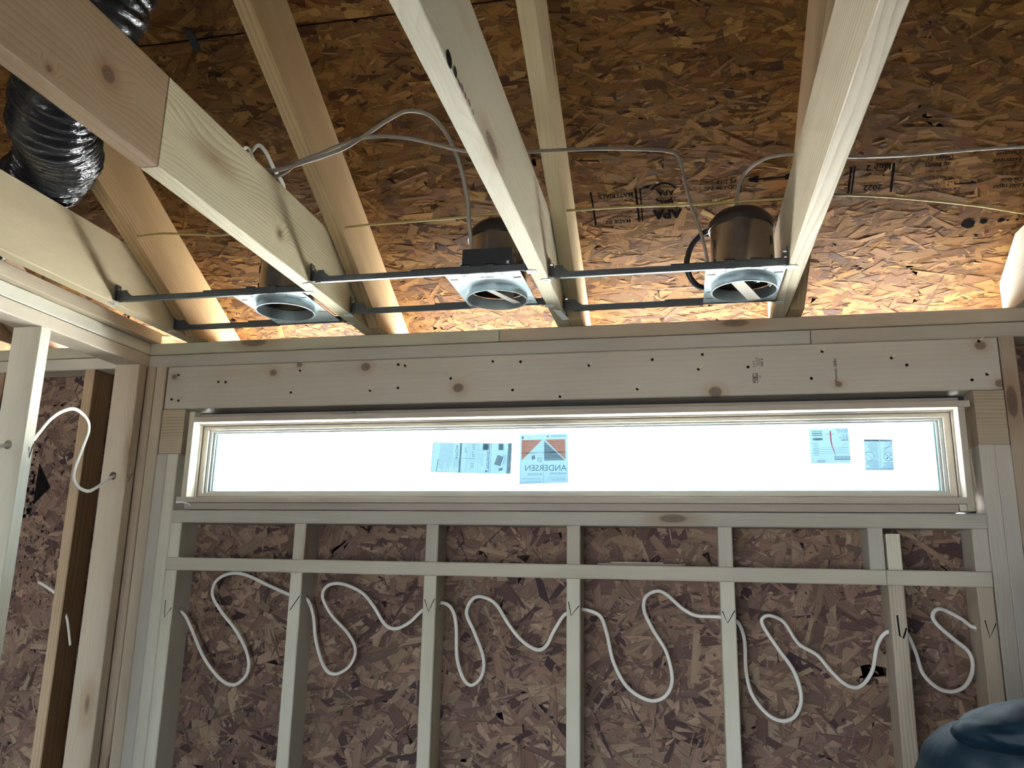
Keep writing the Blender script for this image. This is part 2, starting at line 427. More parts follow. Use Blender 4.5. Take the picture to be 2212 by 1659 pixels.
# ------------------------------------------------------------------ oriented strand surfaces (real overlapping strands)
PAL_DECK = [((200, 160, 112), 3), ((184, 144, 100), 5), ((168, 126, 86), 5), ((150, 110, 76), 3), ((122, 86, 64), 1.4), ((212, 176, 128), 2), ((164, 132, 98), 3), ((100, 66, 58), .5)]
PAL_WALL = [((170, 142, 118), 3), ((158, 130, 110), 5), ((144, 116, 99), 4), ((126, 100, 88), 3), ((104, 80, 74), 1.3), ((182, 156, 130), 2), ((82, 62, 64), .5)]
def strands(name, org, u, v, n, u0, u1, v0, v1, dens, seed, pal, mat, parent, spread=.40, hole=None, bigf=.46, size=.92, loose=.15):
    rg = np.random.default_rng(seed)
    org, u, v, n = (np.array(q, float) for q in (org, u, v, n))
    N = int((u1 - u0) * (v1 - v0) * dens)
    ctr = np.stack([rg.uniform(u0, u1, N), rg.uniform(v0, v1, N)], 1)
    if hole is not None:
        keep = ~((ctr[:, 0] > hole[0]) & (ctr[:, 0] < hole[1]) & (ctr[:, 1] > hole[2]) & (ctr[:, 1] < hole[3])); ctr = ctr[keep]; N = len(ctr)
    big = rg.random(N) < bigf
    ln = np.where(big, rg.uniform(.055, .15, N), rg.uniform(.02, .07, N))
    wd = np.where(big, rg.uniform(.010, .034, N), rg.uniform(.0025, .009, N))
    ln *= size; wd *= size
    ang = rg.normal(0, spread, N); rnd = rg.random(N) < loose; ang[rnd] = rg.uniform(-PI / 2, PI / 2, rnd.sum())
    ln = np.minimum(ln, 2.0 * np.minimum.reduce([ctr[:, 0] - u0, u1 - ctr[:, 0], np.full(N, 1.)]) / np.maximum(np.abs(np.cos(ang)), .2) + .012)
    ln = np.minimum(ln, 2.0 * np.minimum(ctr[:, 1] - v0, v1 - ctr[:, 1]) / np.maximum(np.abs(np.sin(ang)), .15) + .012)
    # six-cornered strand: ragged ends
    j = lambda s: rg.normal(0, s, N)
    a = np.stack([-.5 + j(.03), -.5 + j(.09), .1 + j(.25), .5 + j(.09), .5 + j(.03), -.1 + j(.25)], 1) * ln[:, None]
    tap = rg.uniform(.75, 1.1, N)
    b = np.stack([-.5 * tap, .5 * tap, .5 + j(.06), .5 / tap, -.5 / tap, -.5 + j(.06)], 1) * wd[:, None]
    ca, sa = np.cos(ang)[:, None], np.sin(ang)[:, None]
    pu = np.clip(ctr[:, :1] + a * ca - b * sa, u0, u1); pv = np.clip(ctr[:, 1:] + a * sa + b * ca, v0, v1)
    h = rg.uniform(.0003, .0022, N)[:, None] + (a / ln[:, None]) * (rg.normal(0, .0011, N)[:, None]) + (b / wd[:, None]) * (rg.normal(0, .0007, N)[:, None])
    h = np.maximum(h, .0001)
    P = org + pu[..., None] * u + pv[..., None] * v + h[..., None] * n
    # two quads per strand, order so that the normal follows n
    idx = np.arange(N)[:, None] * 6
    q = np.concatenate([idx + np.array([[0, 5, 2, 1]]), idx + np.array([[5, 4, 3, 2]])], 1).reshape(-1)
    me = bpy.data.meshes.new(name)
    me.vertices.add(N * 6); me.vertices.foreach_set('co', P.astype(np.float32).reshape(-1))
    me.loops.add(N * 8); me.loops.foreach_set('vertex_index', q.astype(np.int32))
    me.polygons.add(N * 2); me.polygons.foreach_set('loop_start', (np.arange(N * 2) * 4).astype(np.int32))
    cols = np.array([srgb(*c)[:3] for c, w in pal]); w = np.array([w for c, w in pal], float); w /= w.sum()
    col = cols[rg.choice(len(pal), N, p=w)] * rg.uniform(.8, 1.2, (N, 1)) * rg.uniform(.95, 1.05, (N, 3))
    ca_ = me.attributes.new('Col', 'FLOAT_COLOR', 'FACE')
    ca_.data.foreach_set('color', np.repeat(np.concatenate([col, np.ones((N, 1))], 1), 2, 0).astype(np.float32).reshape(-1))
    g = np.stack([a + rg.uniform(0, 60, (N, 1)), b + rg.uniform(0, 9, (N, 1)), np.ones_like(a)], 2)
    g[:, :, 2] = np.array([-1., 1, 1, 1, -1, -1])
    ga = me.attributes.new('grain', 'FLOAT_VECTOR', 'POINT'); ga.data.foreach_set('vector', g.astype(np.float32).reshape(-1))
    me.materials.append(mat); me.update(); me.validate()
    o = bpy.data.objects.new(name, me); COL.objects.link(o); o['kind'] = 'stuff'
    attach(o, parent); return o

# ------------------------------------------------------------------ measures of the place
TH = math.radians(29.1); TT = math.tan(TH); CT = math.cos(TH); ST = math.sin(TH)
ZP = 2.46                      # top of wall plates = underside of the joists
DECK0 = 2.626; RB0 = 2.428     # roof deck / rafter underside heights at the wall face (y = 0)
deckz = lambda y: DECK0 - TT * y
SD = .089                      # stud depth
EAVE = .366; RIDGE = -2.7
XL, XR, YR = -3.2, 2.3, -5.0

# ------------------------------------------------------------------ setting: ground, floor, outer walls, roof
g = MB().add([(-60, 2.0, -.35), (60, 2.0, -.35), (60, 60, -.35), (-60, 60, -.35)], [(0, 1, 2, 3)]).build('ground', GROUND); tag(g, kind='structure')
g = MB().add([(-60, -60, -.35), (60, -60, -.35), (60, -2.4, -.35), (-60, -2.4, -.35)], [(0, 1, 2, 3)]).build('ground_rear_bounce_cut', REAR_CUT); tag(g, kind='structure')  # unseen dark ground added behind the house to cut upward bounce light
g = MB().add([(-60, -2.4, -.35), (60, -2.4, -.35), (60, 2.0, -.35), (-60, 2.0, -.35)], [(0, 1, 2, 3)]).build('ground_near_bounce_cut', NEAR_CUT); tag(g, kind='structure')  # unseen darker strip added along the house to reduce light under the eave
fl = MB().box(XL - .1, XR + .1, YR - .1, SD, -.05, 0).build('floor', SUBFLOOR); tag(fl, kind='structure')

wr = MB()
wr.box(XL, -3.1, YR - .1, YR, 0, 2.84).box(-1.5, -.9, YR - .1, YR, 0, 2.84).box(-3.1, -1.5, YR - .1, YR, 2.3, 2.84).box(.4, XR, YR - .1, YR, 0, 2.84).box(-.9, .4, YR - .1, YR, 2.15, 2.84).box(-.9, .4, YR - .1, YR, 0, .5)
tag(wr.build('wall_rear', OSB_FAR), kind='structure')
def gable(name, x0, x1, op=None):
    b = MB()
    prof = [(YR - .1, 2.46), (SD, 2.46), (SD, deckz(SD) - .02), (RIDGE, deckz(RIDGE) - .02), (2 * RIDGE - SD, deckz(SD) - .02)]
    b.prism([(YR - .1, 2.46), (SD, 2.46), (SD, deckz(SD) - .02), (RIDGE, deckz(RIDGE) - .02), (YR - .1, deckz(2 * RIDGE - YR + .1) - .02)], 'x', x0, x1)
    if op is None: b.box(x0, x1, YR - .1, SD, 0, 2.46)
    else:
        a, c, z0, z1 = op
        b.box(x0, x1, YR - .1, a, 0, 2.46).box(x0, x1, c, SD, 0, 2.46).box(x0, x1, a, c, 0, z0).box(x0, x1, a, c, z1, 2.46)
    tag(b.build(name, OSB_FAR), kind='structure')
gable('wall_right', XR, XR + .1)
gable('wall_far_left', XL - .1, XL)

ceil = empty('ceiling', (0, 0, ZP), kind='structure')
def deck_panel(y0, y1, x0, x1):
    b = MB(); t = .0115
    n = Vector((0, ST, CT)) * t
    pts = [(x0, y0, deckz(y0)), (x1, y0, deckz(y0)), (x1, y1, deckz(y1)), (x0, y1, deckz(y1))]
    b.add(pts + [Vector(p) + n for p in pts], [(0, 1, 2, 3), (7, 6, 5, 4), (0, 4, 5, 1), (1, 5, 6, 2), (2, 6, 7, 3), (3, 7, 4, 0)])
    return b.build('deck_panel', OSB_BASE, ceil)
SLOPE = (0, -CT, ST); DN = (0, -ST, -CT)
_q = Vector((0, ST, CT))
MB().add([Vector(p) + _q * .013 for p in ((XL - .2, EAVE, deckz(EAVE)), (XR + .2, EAVE, deckz(EAVE)), (XR + .2, RIDGE, deckz(RIDGE)), (XL - .2, RIDGE, deckz(RIDGE)))] + [Vector(p) + _q * .016 for p in ((XL - .2, EAVE, deckz(EAVE)), (XR + .2, EAVE, deckz(EAVE)), (XR + .2, RIDGE, deckz(RIDGE)), (XL - .2, RIDGE, deckz(RIDGE)))],
         [(0, 1, 2, 3), (7, 6, 5, 4), (0, 4, 5, 1), (1, 5, 6, 2), (2, 6, 7, 3), (3, 7, 4, 0)]).build('roof_underlayment', DARKGAP, ceil)
pA = deck_panel(EAVE, -.6985, XL - .2, XR + .2)
pB = deck_panel(-.7025, RIDGE, XL - .2, XR + .2)
pC = MB().add([(XL - .2, RIDGE, deckz(RIDGE)), (XR + .2, RIDGE, deckz(RIDGE)), (XR + .2, 2 * RIDGE - EAVE, deckz(EAVE)), (XL - .2, 2 * RIDGE - EAVE, deckz(EAVE)),
               (XL - .2, RIDGE, deckz(RIDGE) + .012), (XR + .2, RIDGE, deckz(RIDGE) + .012), (XR + .2, 2 * RIDGE - EAVE, deckz(EAVE) + .012), (XL - .2, 2 * RIDGE - EAVE, deckz(EAVE) + .012)],
              [(0, 1, 2, 3), (7, 6, 5, 4), (0, 4, 5, 1), (1, 5, 6, 2), (2, 6, 7, 3), (3, 7, 4, 0)]).build('deck_panel', OSB_FAR, ceil)
LA = (EAVE + .6985) / CT
strands('strand_layer', (0, EAVE, deckz(EAVE)), (1, 0, 0), SLOPE, DN, -2.35, 1.75, 0, LA, 8000, 11, PAL_DECK, OSB_DECK, pA)
strands('strand_layer', (0, -.7025, deckz(-.7025)), (1, 0, 0), SLOPE, DN, -2.35, 1.75, 0, .85, 8000, 12, PAL_DECK, OSB_DECK, pB)
MB().box(XL - .2, XR + .2, RIDGE - .019, RIDGE + .019, deckz(RIDGE) - .26, deckz(RIDGE) - .012).build('ridge_board', PINE, ceil)

# ink stamps on the roof deck (upside down from where the camera stands)
def deckpt(x, y): return Vector((x, y, deckz(y)))
def deck_text(lines, par):
    v = []; f = []
    for s, size, x, y, bold in lines:
        a, b = text_mesh(s, size, deckpt(x, y), (-1, 0, 0), (0, CT, -ST), DN, off=.0036, bold=bold)
        k = len(v); v += a; f += [tuple(i + k for i in q) for q in b]
    return v, f
def deck_strokes(items):
    v = []; f = []
    for pts, w in items:
        P = [deckpt(*p) for p in pts]
        for a, b in zip(P[:-1], P[1:]):
            d = (b - a).normalized(); q = d.cross(Vector(DN)) * w / 2; k = len(v)
            v += [p + Vector(DN) * .0036 for p in (a + q, a - q, b - q, b + q)]; f.append((k, k + 1, k + 2, k + 3))
    return v, f
def stamp(name, lines, strokes, par, label):
    v, f = deck_text(lines, par); a, b = deck_strokes(strokes); k = len(v)
    o = mesh(name, v + a, f + [tuple(i + k for i in q) for q in b], INK, par); o['label'] = label; return o
arc = lambda cx, cy, r, a0, a1, n=9: [(cx + r * math.cos(math.radians(a0 + (a1 - a0) * i / n)), cy + .8 * r * math.sin(math.radians(a0 + (a1 - a0) * i / n))) for i in range(n + 1)]
stamp('grade_stamp', [('MATERIALS', .0185, .208, -.232, .0004), ('ENGINEERED', .012, .205, -.214, 0), ('SHEATHING', .012, .200, -.183, 0), ('CANADA', .012, .196, -.170, 0), ('MADE IN', .017, .196, -.157, .0004),
                      ('APA', .023, .314, -.231, .001), ('MILL', .018, .312, -.204, .0006), ('APA', .040, .332, -.176, .0022)],
      [(((.095, -.241), (.098, -.190), (.099, -.144)), .005), (((.214, -.243), (.219, -.147)), .006), (((.226, -.243), (.228, -.147)), .004), (arc(.287, -.224, .034, 200, 340), .006), (arc(.287, -.216, .022, 20, 160), .006)], pA,
      'black upside-down grade stamp printed on the boards')
stamp('rating_stamp', [('PS 2-18', .016, .472, -.247, .0004), ('HUD-UM INC', .016, .487, -.231, .0004), ('7/16 INCH', .014, .512, -.188, 0), ('CAT TRUE', .013, .45, -.196, 0), ('INCH', .018, .594, -.190, .0005), ('PRP-108', .014, .589, -.170, 0), ('11 mm', .014, .432, -.170, 0)],
      [(((.509, -.242), (.602, -.243)), .005), (((.504, -.242), (.528, -.249)), .008), (((.504, -.242), (.528, -.236)), .008), (((.600, -.250), (.600, -.236)), .012)], pA,
      'black upside-down rating stamp with arrow printed on the boards')
stamp('mill_stamp', [('Line 2', .024, .845, -.256, .0006), ('2022', .022, .832, -.204, .0006),
                     ('Cotes Et', .017, .985, -.266, .0003), ('au bouts', .017, .982, -.248, .0003), ('Strength axis', .013, .996, -.231, 0), ('Face exposed', .012, .978, -.216, 0), ('Axe fort', .014, 1.008, -.200, 0), ('Ce cote dessous', .014, 1.02, -.182, .0002),
                     ('Castings', .016, 1.134, -.265, .0003), ('Exterieur', .017, 1.141, -.247, .0003), ('Espacer', .015, 1.15, -.229, 0), ('Ends 3 mm', .014, 1.152, -.214, 0), ('De face', .016, 1.158, -.197, .0003), ('Load ratio', .017, 1.166, -.180, .0003)],
      [(((.751, -.255), (.753, -.185)), .005), (((.759, -.255), (.761, -.185)), .004), (((.850, -.258), (.856, -.182)), .006), (((1.003, -.191), (1.052, -.191)), .004), (((1.052, -.191), (1.040, -.196)), .004)], pA,
      'black upside-down mill stamp with line number and year')
bl = MB()
for (x, y, r) in ((1.063, -.079, .016), (1.098, -.084, .010), (1.139, -.084, .008), (1.177, -.083, .004), (1.155, -.083, .004)):
    k = len(bl.v); rr = random.Random(int(x * 1000))
    P = [deckpt(x + r * 1.1 * math.cos(t * PI / 6) * rr.uniform(.75, 1.15), y + r * .8 * math.sin(t * PI / 6) * rr.uniform(.7, 1.1)) + Vector(DN) * .0036 for t in range(12)]
    bl.add(P, [tuple(range(12))])
bl.build('ink_blots', INK, pA)['kind'] = 'stuff'

# seam clip
cl = MB()
for dz in (.001, .0045): pass
fr = Matrix.Translation(deckpt(-.827, -.70))
ax = Matrix(((1, 0, 0), (0, -CT, ST), (0, ST, CT))).transposed()
def clipbox(a0, a1, b0, b1, c0, c1):
    v = []
    for a in (a0, a1):
        for b in (b0, b1):
            for c in (c0, c1): v.append(deckpt(-.827, -.70) + Vector((1, 0, 0)) * a + Vector(SLOPE) * b + Vector(DN) * c)
    cl.add(v, [(0, 1, 3, 2), (4, 6, 7, 5), (0, 4, 5, 1), (2, 3, 7, 6), (0, 2, 6, 4), (1, 5, 7, 3)])
clipbox(-.010, .010, -.026, .026, .0026, .0046); clipbox(-.010, .010, -.0015, .0015, -.011, .0026)
tag(cl.build('panel_clip', BLACKBOX), 'small black clip joining two roof boards at their seam', 'clip')

# ------------------------------------------------------------------ back wall: sheathing, plates, studs, header, sill
wb = empty('wall_back', (0, 0, 0), kind='structure')
WX0, WX1, WZ0, WZ1 = -1.2, 1.04, 1.93, 2.238
def sheet(x0, x1, z0, z1): return MB().box(x0, x1, SD, SD + .0115, z0, z1).build('sheathing_panel', OSB_BASE, wb)
s1 = sheet(XL, -1.2005, 0, ZP); s2 = sheet(-1.199, WX1, 0, WZ0); s3 = sheet(1.0415, XR, 0, ZP); s4 = sheet(-1.199, WX1, WZ1, ZP)
for sh, (a, b, c, d), sd in ((s1, (-2.15, -1.2005, .75, ZP - .08), 21), (s2, (-1.199, WX1, .75, WZ0), 22), (s3, (1.0415, 1.9, .75, ZP - .08), 23)):
    strands('strand_layer', (0, SD, 0), (1, 0, 0), (0, 0, 1), (0, -1, 0), a, b, c, d, 6000, sd, PAL_WALL, OSB_WALL, sh, spread=.9, bigf=.60, size=1.05, loose=.25)

# worn black print on the side-room sheathing
wp = MB(); rw = random.Random(8)
wp.add([(-1.800, SD - .0042, 2.085), (-1.800, SD - .0042, 1.945), (-1.745, SD - .0042, 2.005)], [(0, 1, 2)])
for k in range(90):
    big = k < 26
    z = rw.uniform(1.90, 2.13) if big else rw.uniform(1.60, 1.88)
    x = rw.uniform(-1.845, -1.805) if big else rw.uniform(-1.865, -1.715)
    a = rw.uniform(.006, .018) if big else rw.uniform(.004, .010); b_ = rw.uniform(.004, .012) if big else rw.uniform(.0015, .004)
    wp.add([(x, SD - .0042, z), (x + b_, SD - .0042, z), (x + b_ * 1.2, SD - .0042, z + a), (x, SD - .0042, z + a * .9)], [(0, 1, 2, 3)])
wp.build('worn_print', INK, s1)['kind'] = 'stuff'
board('top_plate', (-3.2, -.205), (0, SD), (ZP - .0375, ZP), 'x', parent=wb, tint='green')
board('top_plate', (-.203, XR), (0, SD), (ZP - .0375, ZP), 'x', parent=wb, tint=(.84, .78, .70, 1))
board('top_plate', (-1.372, .667), (0, SD), (ZP - .0785, ZP - .0395), 'x', PINE_FINE, wb, tint='grey')
board('top_plate', (.669, XR), (0, SD), (ZP - .0785, ZP - .0395), 'x', PINE_FINE, wb, tint=(.82, .80, .76, 1))
board('top_plate', (-3.2, -1.374), (0, SD), (ZP - .0785, ZP - .0395), 'x', PINE_FINE, wb, tint='pale')
board('bottom_plate', (-3.2, XR), (0, SD), (0.001, .039), 'x', parent=wb)
HB, HT = 2.2415, 2.3805
hd = board('header', (-1.2905, 1.1265), (0, SD), (HB, HT), 'x', HEADER, wb, tint=(.98, .96, .92, 1))
board('header_block', (-1.2935, -1.2145), (0, SD), (2.0985, 2.2405), 'x', FIR, wb, tint=(1.0, .96, .86, 1))
board('header_block', (1.0565, 1.128), (0, SD), (2.0985, 2.2405), 'x', FIR, wb, tint=(.82, .76, .68, 1))
SILL = board('window_sill_plate', (-1.2215, 1.0555), (0, SD), (1.887, 1.9255), 'x', parent=wb, tint='grey')
board('blocking', (-1.2218, .810), (-.0005, SD - .001), (1.7455, 1.7835), 'x', PINE_FINE, wb, tint=(.98, .97, .92, 1))
board('blocking', (.8115, 1.0535), (-.0005, SD - .001), (1.7455, 1.7835), 'x', PINE_FINE, wb, tint=(.98, .97, .92, 1))

def stud(x0, z0, z1, tint='n', w=.0372, mat=PINE, par=None, hole=None):
    o = board('stud', (x0, x0 + w), (0, SD), (z0, z1), 'z', mat, par or wb, tint)
    if hole: cut(o, [MB().cyl((x0 - .02, hole[0], hole[1]), (x0 + w + .02, hole[0], hole[1]), hole[2], 16)])
    return o
# holes at cable height
ZB, ZT_ = .0395, 1.745
stud(-1.3745, ZB, 2.381, 'red'); stud(-1.3355, ZB, 2.381, 'pink')
stud(-1.2977, ZB, 2.098, 'n', mat=PINE_FINE); stud(-1.2602, ZB, 2.098, 'pale', mat=PINE_FINE)
M1 = stud(-1.2222, ZB, ZT_, 'pale', hole=(.046, 1.625, .011))
M2 = stud(-.8125, ZB, ZT_, 'pale', mat=PINE_FINE, hole=(.046, 1.674, .011))
M3 = stud(-.4052, ZB, ZT_, 'pale', hole=(.046, 1.660, .011))
M4 = stud(-.0005, ZB, ZT_, 'pale', mat=PINE_FINE, hole=(.046, 1.656, .011))
M5 = stud(.4035, ZB, ZT_, 'pale', mat=PINE_FINE, hole=(.046, 1.650, .011))
M6 = stud(.8135, ZB, ZT_, 'n', mat=FIR, hole=(.046, 1.630, .011))
M7 = stud(1.0165, ZB, ZT_, 'pink', hole=(.046, 1.645, .011))
def cripple(x0, tint='n', w=.0372, mat=PINE, z1=1.8865): return board('cripple_stud', (x0, x0 + w), (0, SD), (1.784, z1), 'z', mat, wb, tint)
cripple(-1.2222, 'pale'); cripple(-.8115); cripple(-.4045, 'grey'); cripple(-.0005); cripple(.4025); cripple(.7745, 'grey'); cripple(1.0185, 'n')
cripple(.8175, 'pale', .034, PINE, 1.873)
stud(1.0565, ZB, 2.098, 'n', mat=PINE); stud(1.0935, ZB, 2.098, 'n', mat=PINE_FINE)
stud(1.1315, ZB, 2.381, 'red'); stud(1.55, ZB, 2.381); stud(1.95, ZB, 2.381)
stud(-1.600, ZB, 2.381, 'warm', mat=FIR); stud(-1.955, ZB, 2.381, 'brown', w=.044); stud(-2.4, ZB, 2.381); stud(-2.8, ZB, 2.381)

# marker ticks and nails
def marks(lst, par, right=(1, 0, 0), up=(0, 0, 1), org=(0, 0, 0), nrm=(0, -1, 0), w=.0026):
    v, f = ribbon(lst, w, right, up, org, nrm, .0009)
    o = mesh('marker_tick', v, f, INK, par); o['label'] = 'black marker tick'; return o
VM = [[(-1.21, 1.658), (-1.207, 1.607), (-1.187, 1.637)], [(-.777, 1.681), (-.805, 1.64)], [(-.400, 1.681), (-.388, 1.648), (-.371, 1.683)], [(.005, 1.685), (.012, 1.649), (.034, 1.675)],
      [(.407, 1.672), (.419, 1.642), (.438, 1.674)], [(.828, 1.674), (.830, 1.626), (.838, 1.619), (.847, 1.644)], [(1.026, 1.668), (1.033, 1.627), (1.050, 1.661)]]
for s, q in zip((M1, M2, M3, M4, M5, M6, M7), VM): marks(q, s, w=.0042 if s is M6 else .0026)
NAILS = [(-1.253, 2.353), (-1.268, 2.273), (-1.243, 2.269), (-1.084, 2.324), (-1.109, 2.326), (-.858, 2.285), (-.833, 2.354), (-.514, 2.362), (-.492, 2.358), (-.511, 2.29), (-.599, 2.284), (-.348, 2.314),
         (-.221, 2.362), (-.138, 2.358), (.062, 2.34), (-.16, 2.274), (.198, 2.267), (.241, 2.351), (.367, 2.319), (.379, 2.361), (-.021, 2.251), (.5, 2.321), (.695, 2.358), (.663, 2.284), (.868, 2.334), (.904, 2.313),
         (1.084, 2.372), (1.057, 2.268), (1.094, 2.282)]
nm = MB().cyl((0, .002, 0), (0, -.0009, 0), .0042, 9).build('nail', NAILHOLE); nme = nm.data; bpy.data.objects.remove(nm)
sp = MB().add([(0, -.001, .002), (.004, -.001, .001), (.012, -.005, .010), (.009, -.003, .011)], [(0, 1, 2, 3), (3, 2, 1, 0)]).build('splinter', SPLINT); spm = sp.data; bpy.data.objects.remove(sp)
for i, (x, z) in enumerate(NAILS):
    fr = Matrix.Translation((x, 0, z)); share('nail', nme, hd, fr)
    if i % 2 == 0: share('splinter', spm, hd, fr)
def nails(par, pts, y=0):
    for p in pts: share('nail', nme, par, Matrix.Translation((p[0], y, p[1])))
# header print
hp = []
def header_text(name, rows, extra=None, label=None):
    v = []; f = []
    for s, size, x, z, b in rows:
        a, q = text_mesh(s, size, (x, 0, z), (0, 0, 1), (-1, 0, 0), (0, -1, 0), .0007, b); k = len(v); v += a; f += [tuple(i + k for i in t) for t in q]
    for pts, w in (extra or []):
        a, q = ribbon(pts, w, (1, 0, 0), (0, 0, 1), (0, 0, 0), (0, -1, 0), .0007); k = len(v); v += a; f += [tuple(i + k for i in t) for t in q]
    o = mesh(name, v, f, INK, hd); o['label'] = label
header_text('grade_print', [('S-P-F', .009, .519, 2.320, 0), ('KD-HT', .008, .526, 2.324, 0), ('NLGA', .008, .532, 2.324, 0), ('NO 2', .009, .540, 2.322, .0002), ('402', .006, .533, 2.288, 0)],
            [([(.512, 2.277), (.512, 2.302), (.524, 2.302), (.524, 2.277), (.512, 2.277)], .0018), ([(.516, 2.277), (.516, 2.296)], .0018), ([(.520, 2.282), (.520, 2.302)], .0018), ([(.512, 2.290), (.524, 2.290)], .0014)],
            'small dark grade print with boxed logo')
header_text('grade_print', [('Premium 2&Btr', .0105, .729, 2.272, .0001)], None, 'dark print reading Premium 2&Btr')

# ------------------------------------------------------------------ left partition, open studs
wl = empty('wall_left', (-1.41, -2.3, 0), kind='structure')
PX0, PX1 = -1.453, -1.364
board('top_plate', (PX0, PX1), (-4.6, -.0015), (ZP - .0375, ZP), 'y', PINE_FINE, wl, tint='pale')
board('top_plate', (PX0, PX1), (-4.6, -.0015), (ZP - .0785, ZP - .0395), 'y', PINE_FINE, wl, tint=(1.06, 1.0, .92, 1))
board('bottom_plate', (PX0, PX1), (-4.6, -.0015), (0.001, .039), 'y', PINE, wl)
nl = board('nailer', (-1.448, -1.338), (-4.6, .012), (ZP + .0012, ZP + .038), 'y', PINE, wl, tint=(.95, .86, .74, 1))
def pstud(y0, tint, mat=PINE, hole=None):
    o = board('stud', (PX0, PX1), (y0, y0 + .038), (ZB, 2.381), 'z', mat, wl, tint)
    if hole: cut(o, [MB().cyl((hole[0], y0 - .02, hole[1]), (hole[0], y0 + .06, hole[1]), .0125, 16)])
    return o
L1 = pstud(-.0445, 'pink', PINE, (-1.41, 2.026))
L2 = pstud(-.458, 'pale', PINE, (-1.41, 2.060))
for k in range(2, 11): pstud(-.0445 - .4064 * k, 'n')
marks([(-.437, 2.056), (-.432, 2.028), (-.424, 2.066)], L2, (0, 1, 0), (0, 0, 1), (PX1, 0, 0), (1, 0, 0))
marks([(-.037, 2.031), (-.032, 2.010), (-.018, 2.037)], L1, (0, 1, 0), (0, 0, 1), (PX1, 0, 0), (1, 0, 0))

# ------------------------------------------------------------------ window
win = empty('window_1', (-.08, .03, 1.93), kind='structure')
def ring(name, x0, x1, z0, z1, w, y0, y1, mat, wt=None, wbm=None):
    """four mitred rails"""
    wt = w if wt is None else wt; wbm = w if wbm is None else wbm
    O = [(x0, z0), (x1, z0), (x1, z1), (x0, z1)]; I = [(x0 + w, z0 + wbm), (x1 - w, z0 + wbm), (x1 - w, z1 - wt), (x0 + w, z1 - wt)]
    for i in range(4):
        j = (i + 1) % 4; poly = [O[i], O[j], I[j], I[i]]
        b = MB().prism(poly, 'y', y0, y1)
        c = Vector((sum(p[0] for p in poly) / 4, (y0 + y1) / 2, sum(p[1] for p in poly) / 4))
        fr = Matrix.Translation(c)
        if i % 2: fr = fr @ Euler((0, -PI / 2, 0)).to_matrix().to_4x4()
        b.build(name, mat, win, fr)
# jamb boards: the head runs past the right jamb, the stool past the left one, as built
JY0, JY1 = -.006, .062
board('jamb', (-1.1935, -1.1755), (JY0, JY1), (1.9655, 2.2305), 'z', JAMB, win, tint='pale', ch=.001)
board('jamb', (1.0135, 1.0305), (JY0, JY1), (1.9305, 2.1955), 'z', JAMB, win, tint=(.9, .87, .84, 1), ch=.001)
board('head_jamb', (-1.1745, 1.0440), (JY0, JY1), (2.1965, 2.2135), 'x', JAMB, win, tint=(.95, .94, .92, 1), ch=.001)
board('sill_jamb', (-1.2085, 1.0130), (JY0, JY1), (1.9485, 1.9650), 'x', JAMB, win, tint=(.95, .93, .92, 1), ch=.001)
board('sub_sill', (-1.185, .995), (.004, JY1 + .02), (1.9275, 1.9480), 'x', JAMB, win, tint=(.80, .76, .76, 1), ch=.001)
board('head_shim', (-1.165, 1.022), (.010, JY1 + .02), (2.2145, 2.2245), 'x', JAMB, win, tint=(.7, .68, .68, 1), ch=.001)
board('corner_block', (.996, 1.0125), (-.002, .05), (1.931, 1.9478), 'x', JAMB, win, tint='pale', ch=.001)
IX0, IX1, IZ0, IZ1 = -1.1750, 1.0130, 1.9655, 2.1960
ring('stop_moulding', IX0, IX1, IZ0, IZ1, .0032, .034, .062, JAMB)
GAP_SHADE = plain('painted_shadow_gap', (.10, .085, .07, 1), .7)  # painted shade: thin dark rings stand for shadow gaps between the sash profiles
ring('painted_shadow_gap', IX0 + .0030, IX1 - .0030, IZ0 + .0030, IZ1 - .0030, .0018, .0425, .0445, GAP_SHADE)
ring('sash_rail', IX0 + .002, IX1 - .002, IZ0 + .002, IZ1 - .002, .0190, .044, .088, JAMB, .0140, .0120)
ring('painted_shadow_gap', IX0 + .0190, IX1 - .0190, IZ0 + .0115, IZ1 - .0135, .0024, .0520, .0545, GAP_SHADE)
ring('inner_bead', IX0 + .0200, IX1 - .0200, IZ0 + .0125, IZ1 - .0145, .0095, .054, .090, VINYL, .0070, .0060)
ring('painted_shadow_gap', IX0 + .0285, IX1 - .0285, IZ0 + .0170, IZ1 - .0200, .0020, .0615, .0635, GAP_SHADE)
ring('glazing_bead', IX0 + .0290, IX1 - .0290, IZ0 + .0175, IZ1 - .0205, .0070, .063, .095, VINYL, .0055, .0050)
ring('gasket', IX0 + .0345, IX1 - .0345, IZ0 + .0215, IZ1 - .0245, .0060, .069, .080, GASKET, .0030, .0026)
ring('outer_frame', IX0 - .012, IX1 + .012, IZ0 - .018, IZ1 + .018, .028, .0895, .125, VINYL)
MB().box(IX0 + .0365, IX1 - .0365, .0712, .0752, IZ0 + .023, IZ1 - .026).build('pane', GLASS, win)
MB().box(-1.199, 1.039, .074, .0885, 2.2255, 2.2405).build('flashing', DARKGAP, win)
MB().box(-1.2135, -1.1945, .070, .0885, 1.926, 2.240).build('flashing', DARKGAP, win)
MB().box(1.0315, 1.0560, .074, .0885, 1.926, 2.240).build('flashing', DARKGAP, win)
# torn film on the stool corner
v, f = ribbon([(-1.207, 1.9475), (-1.19, 1.9485), (-1.172, 1.9465), (-1.162, 1.9430), (-1.156, 1.9375)], .0042, (1, 0, 0), (0, 0, 1), (0, -.007, 0), (0, -1, 0))
mesh('plastic_film', v, f, PLASTIC, win)
v, f = text_mesh('1302/     10', .008, (-.66, 0, 2.2155), (1, 0, 0), (0, 0, 1), (0, -1, 0), -.0095)
mesh('pencil_note', v, f, INK, win)

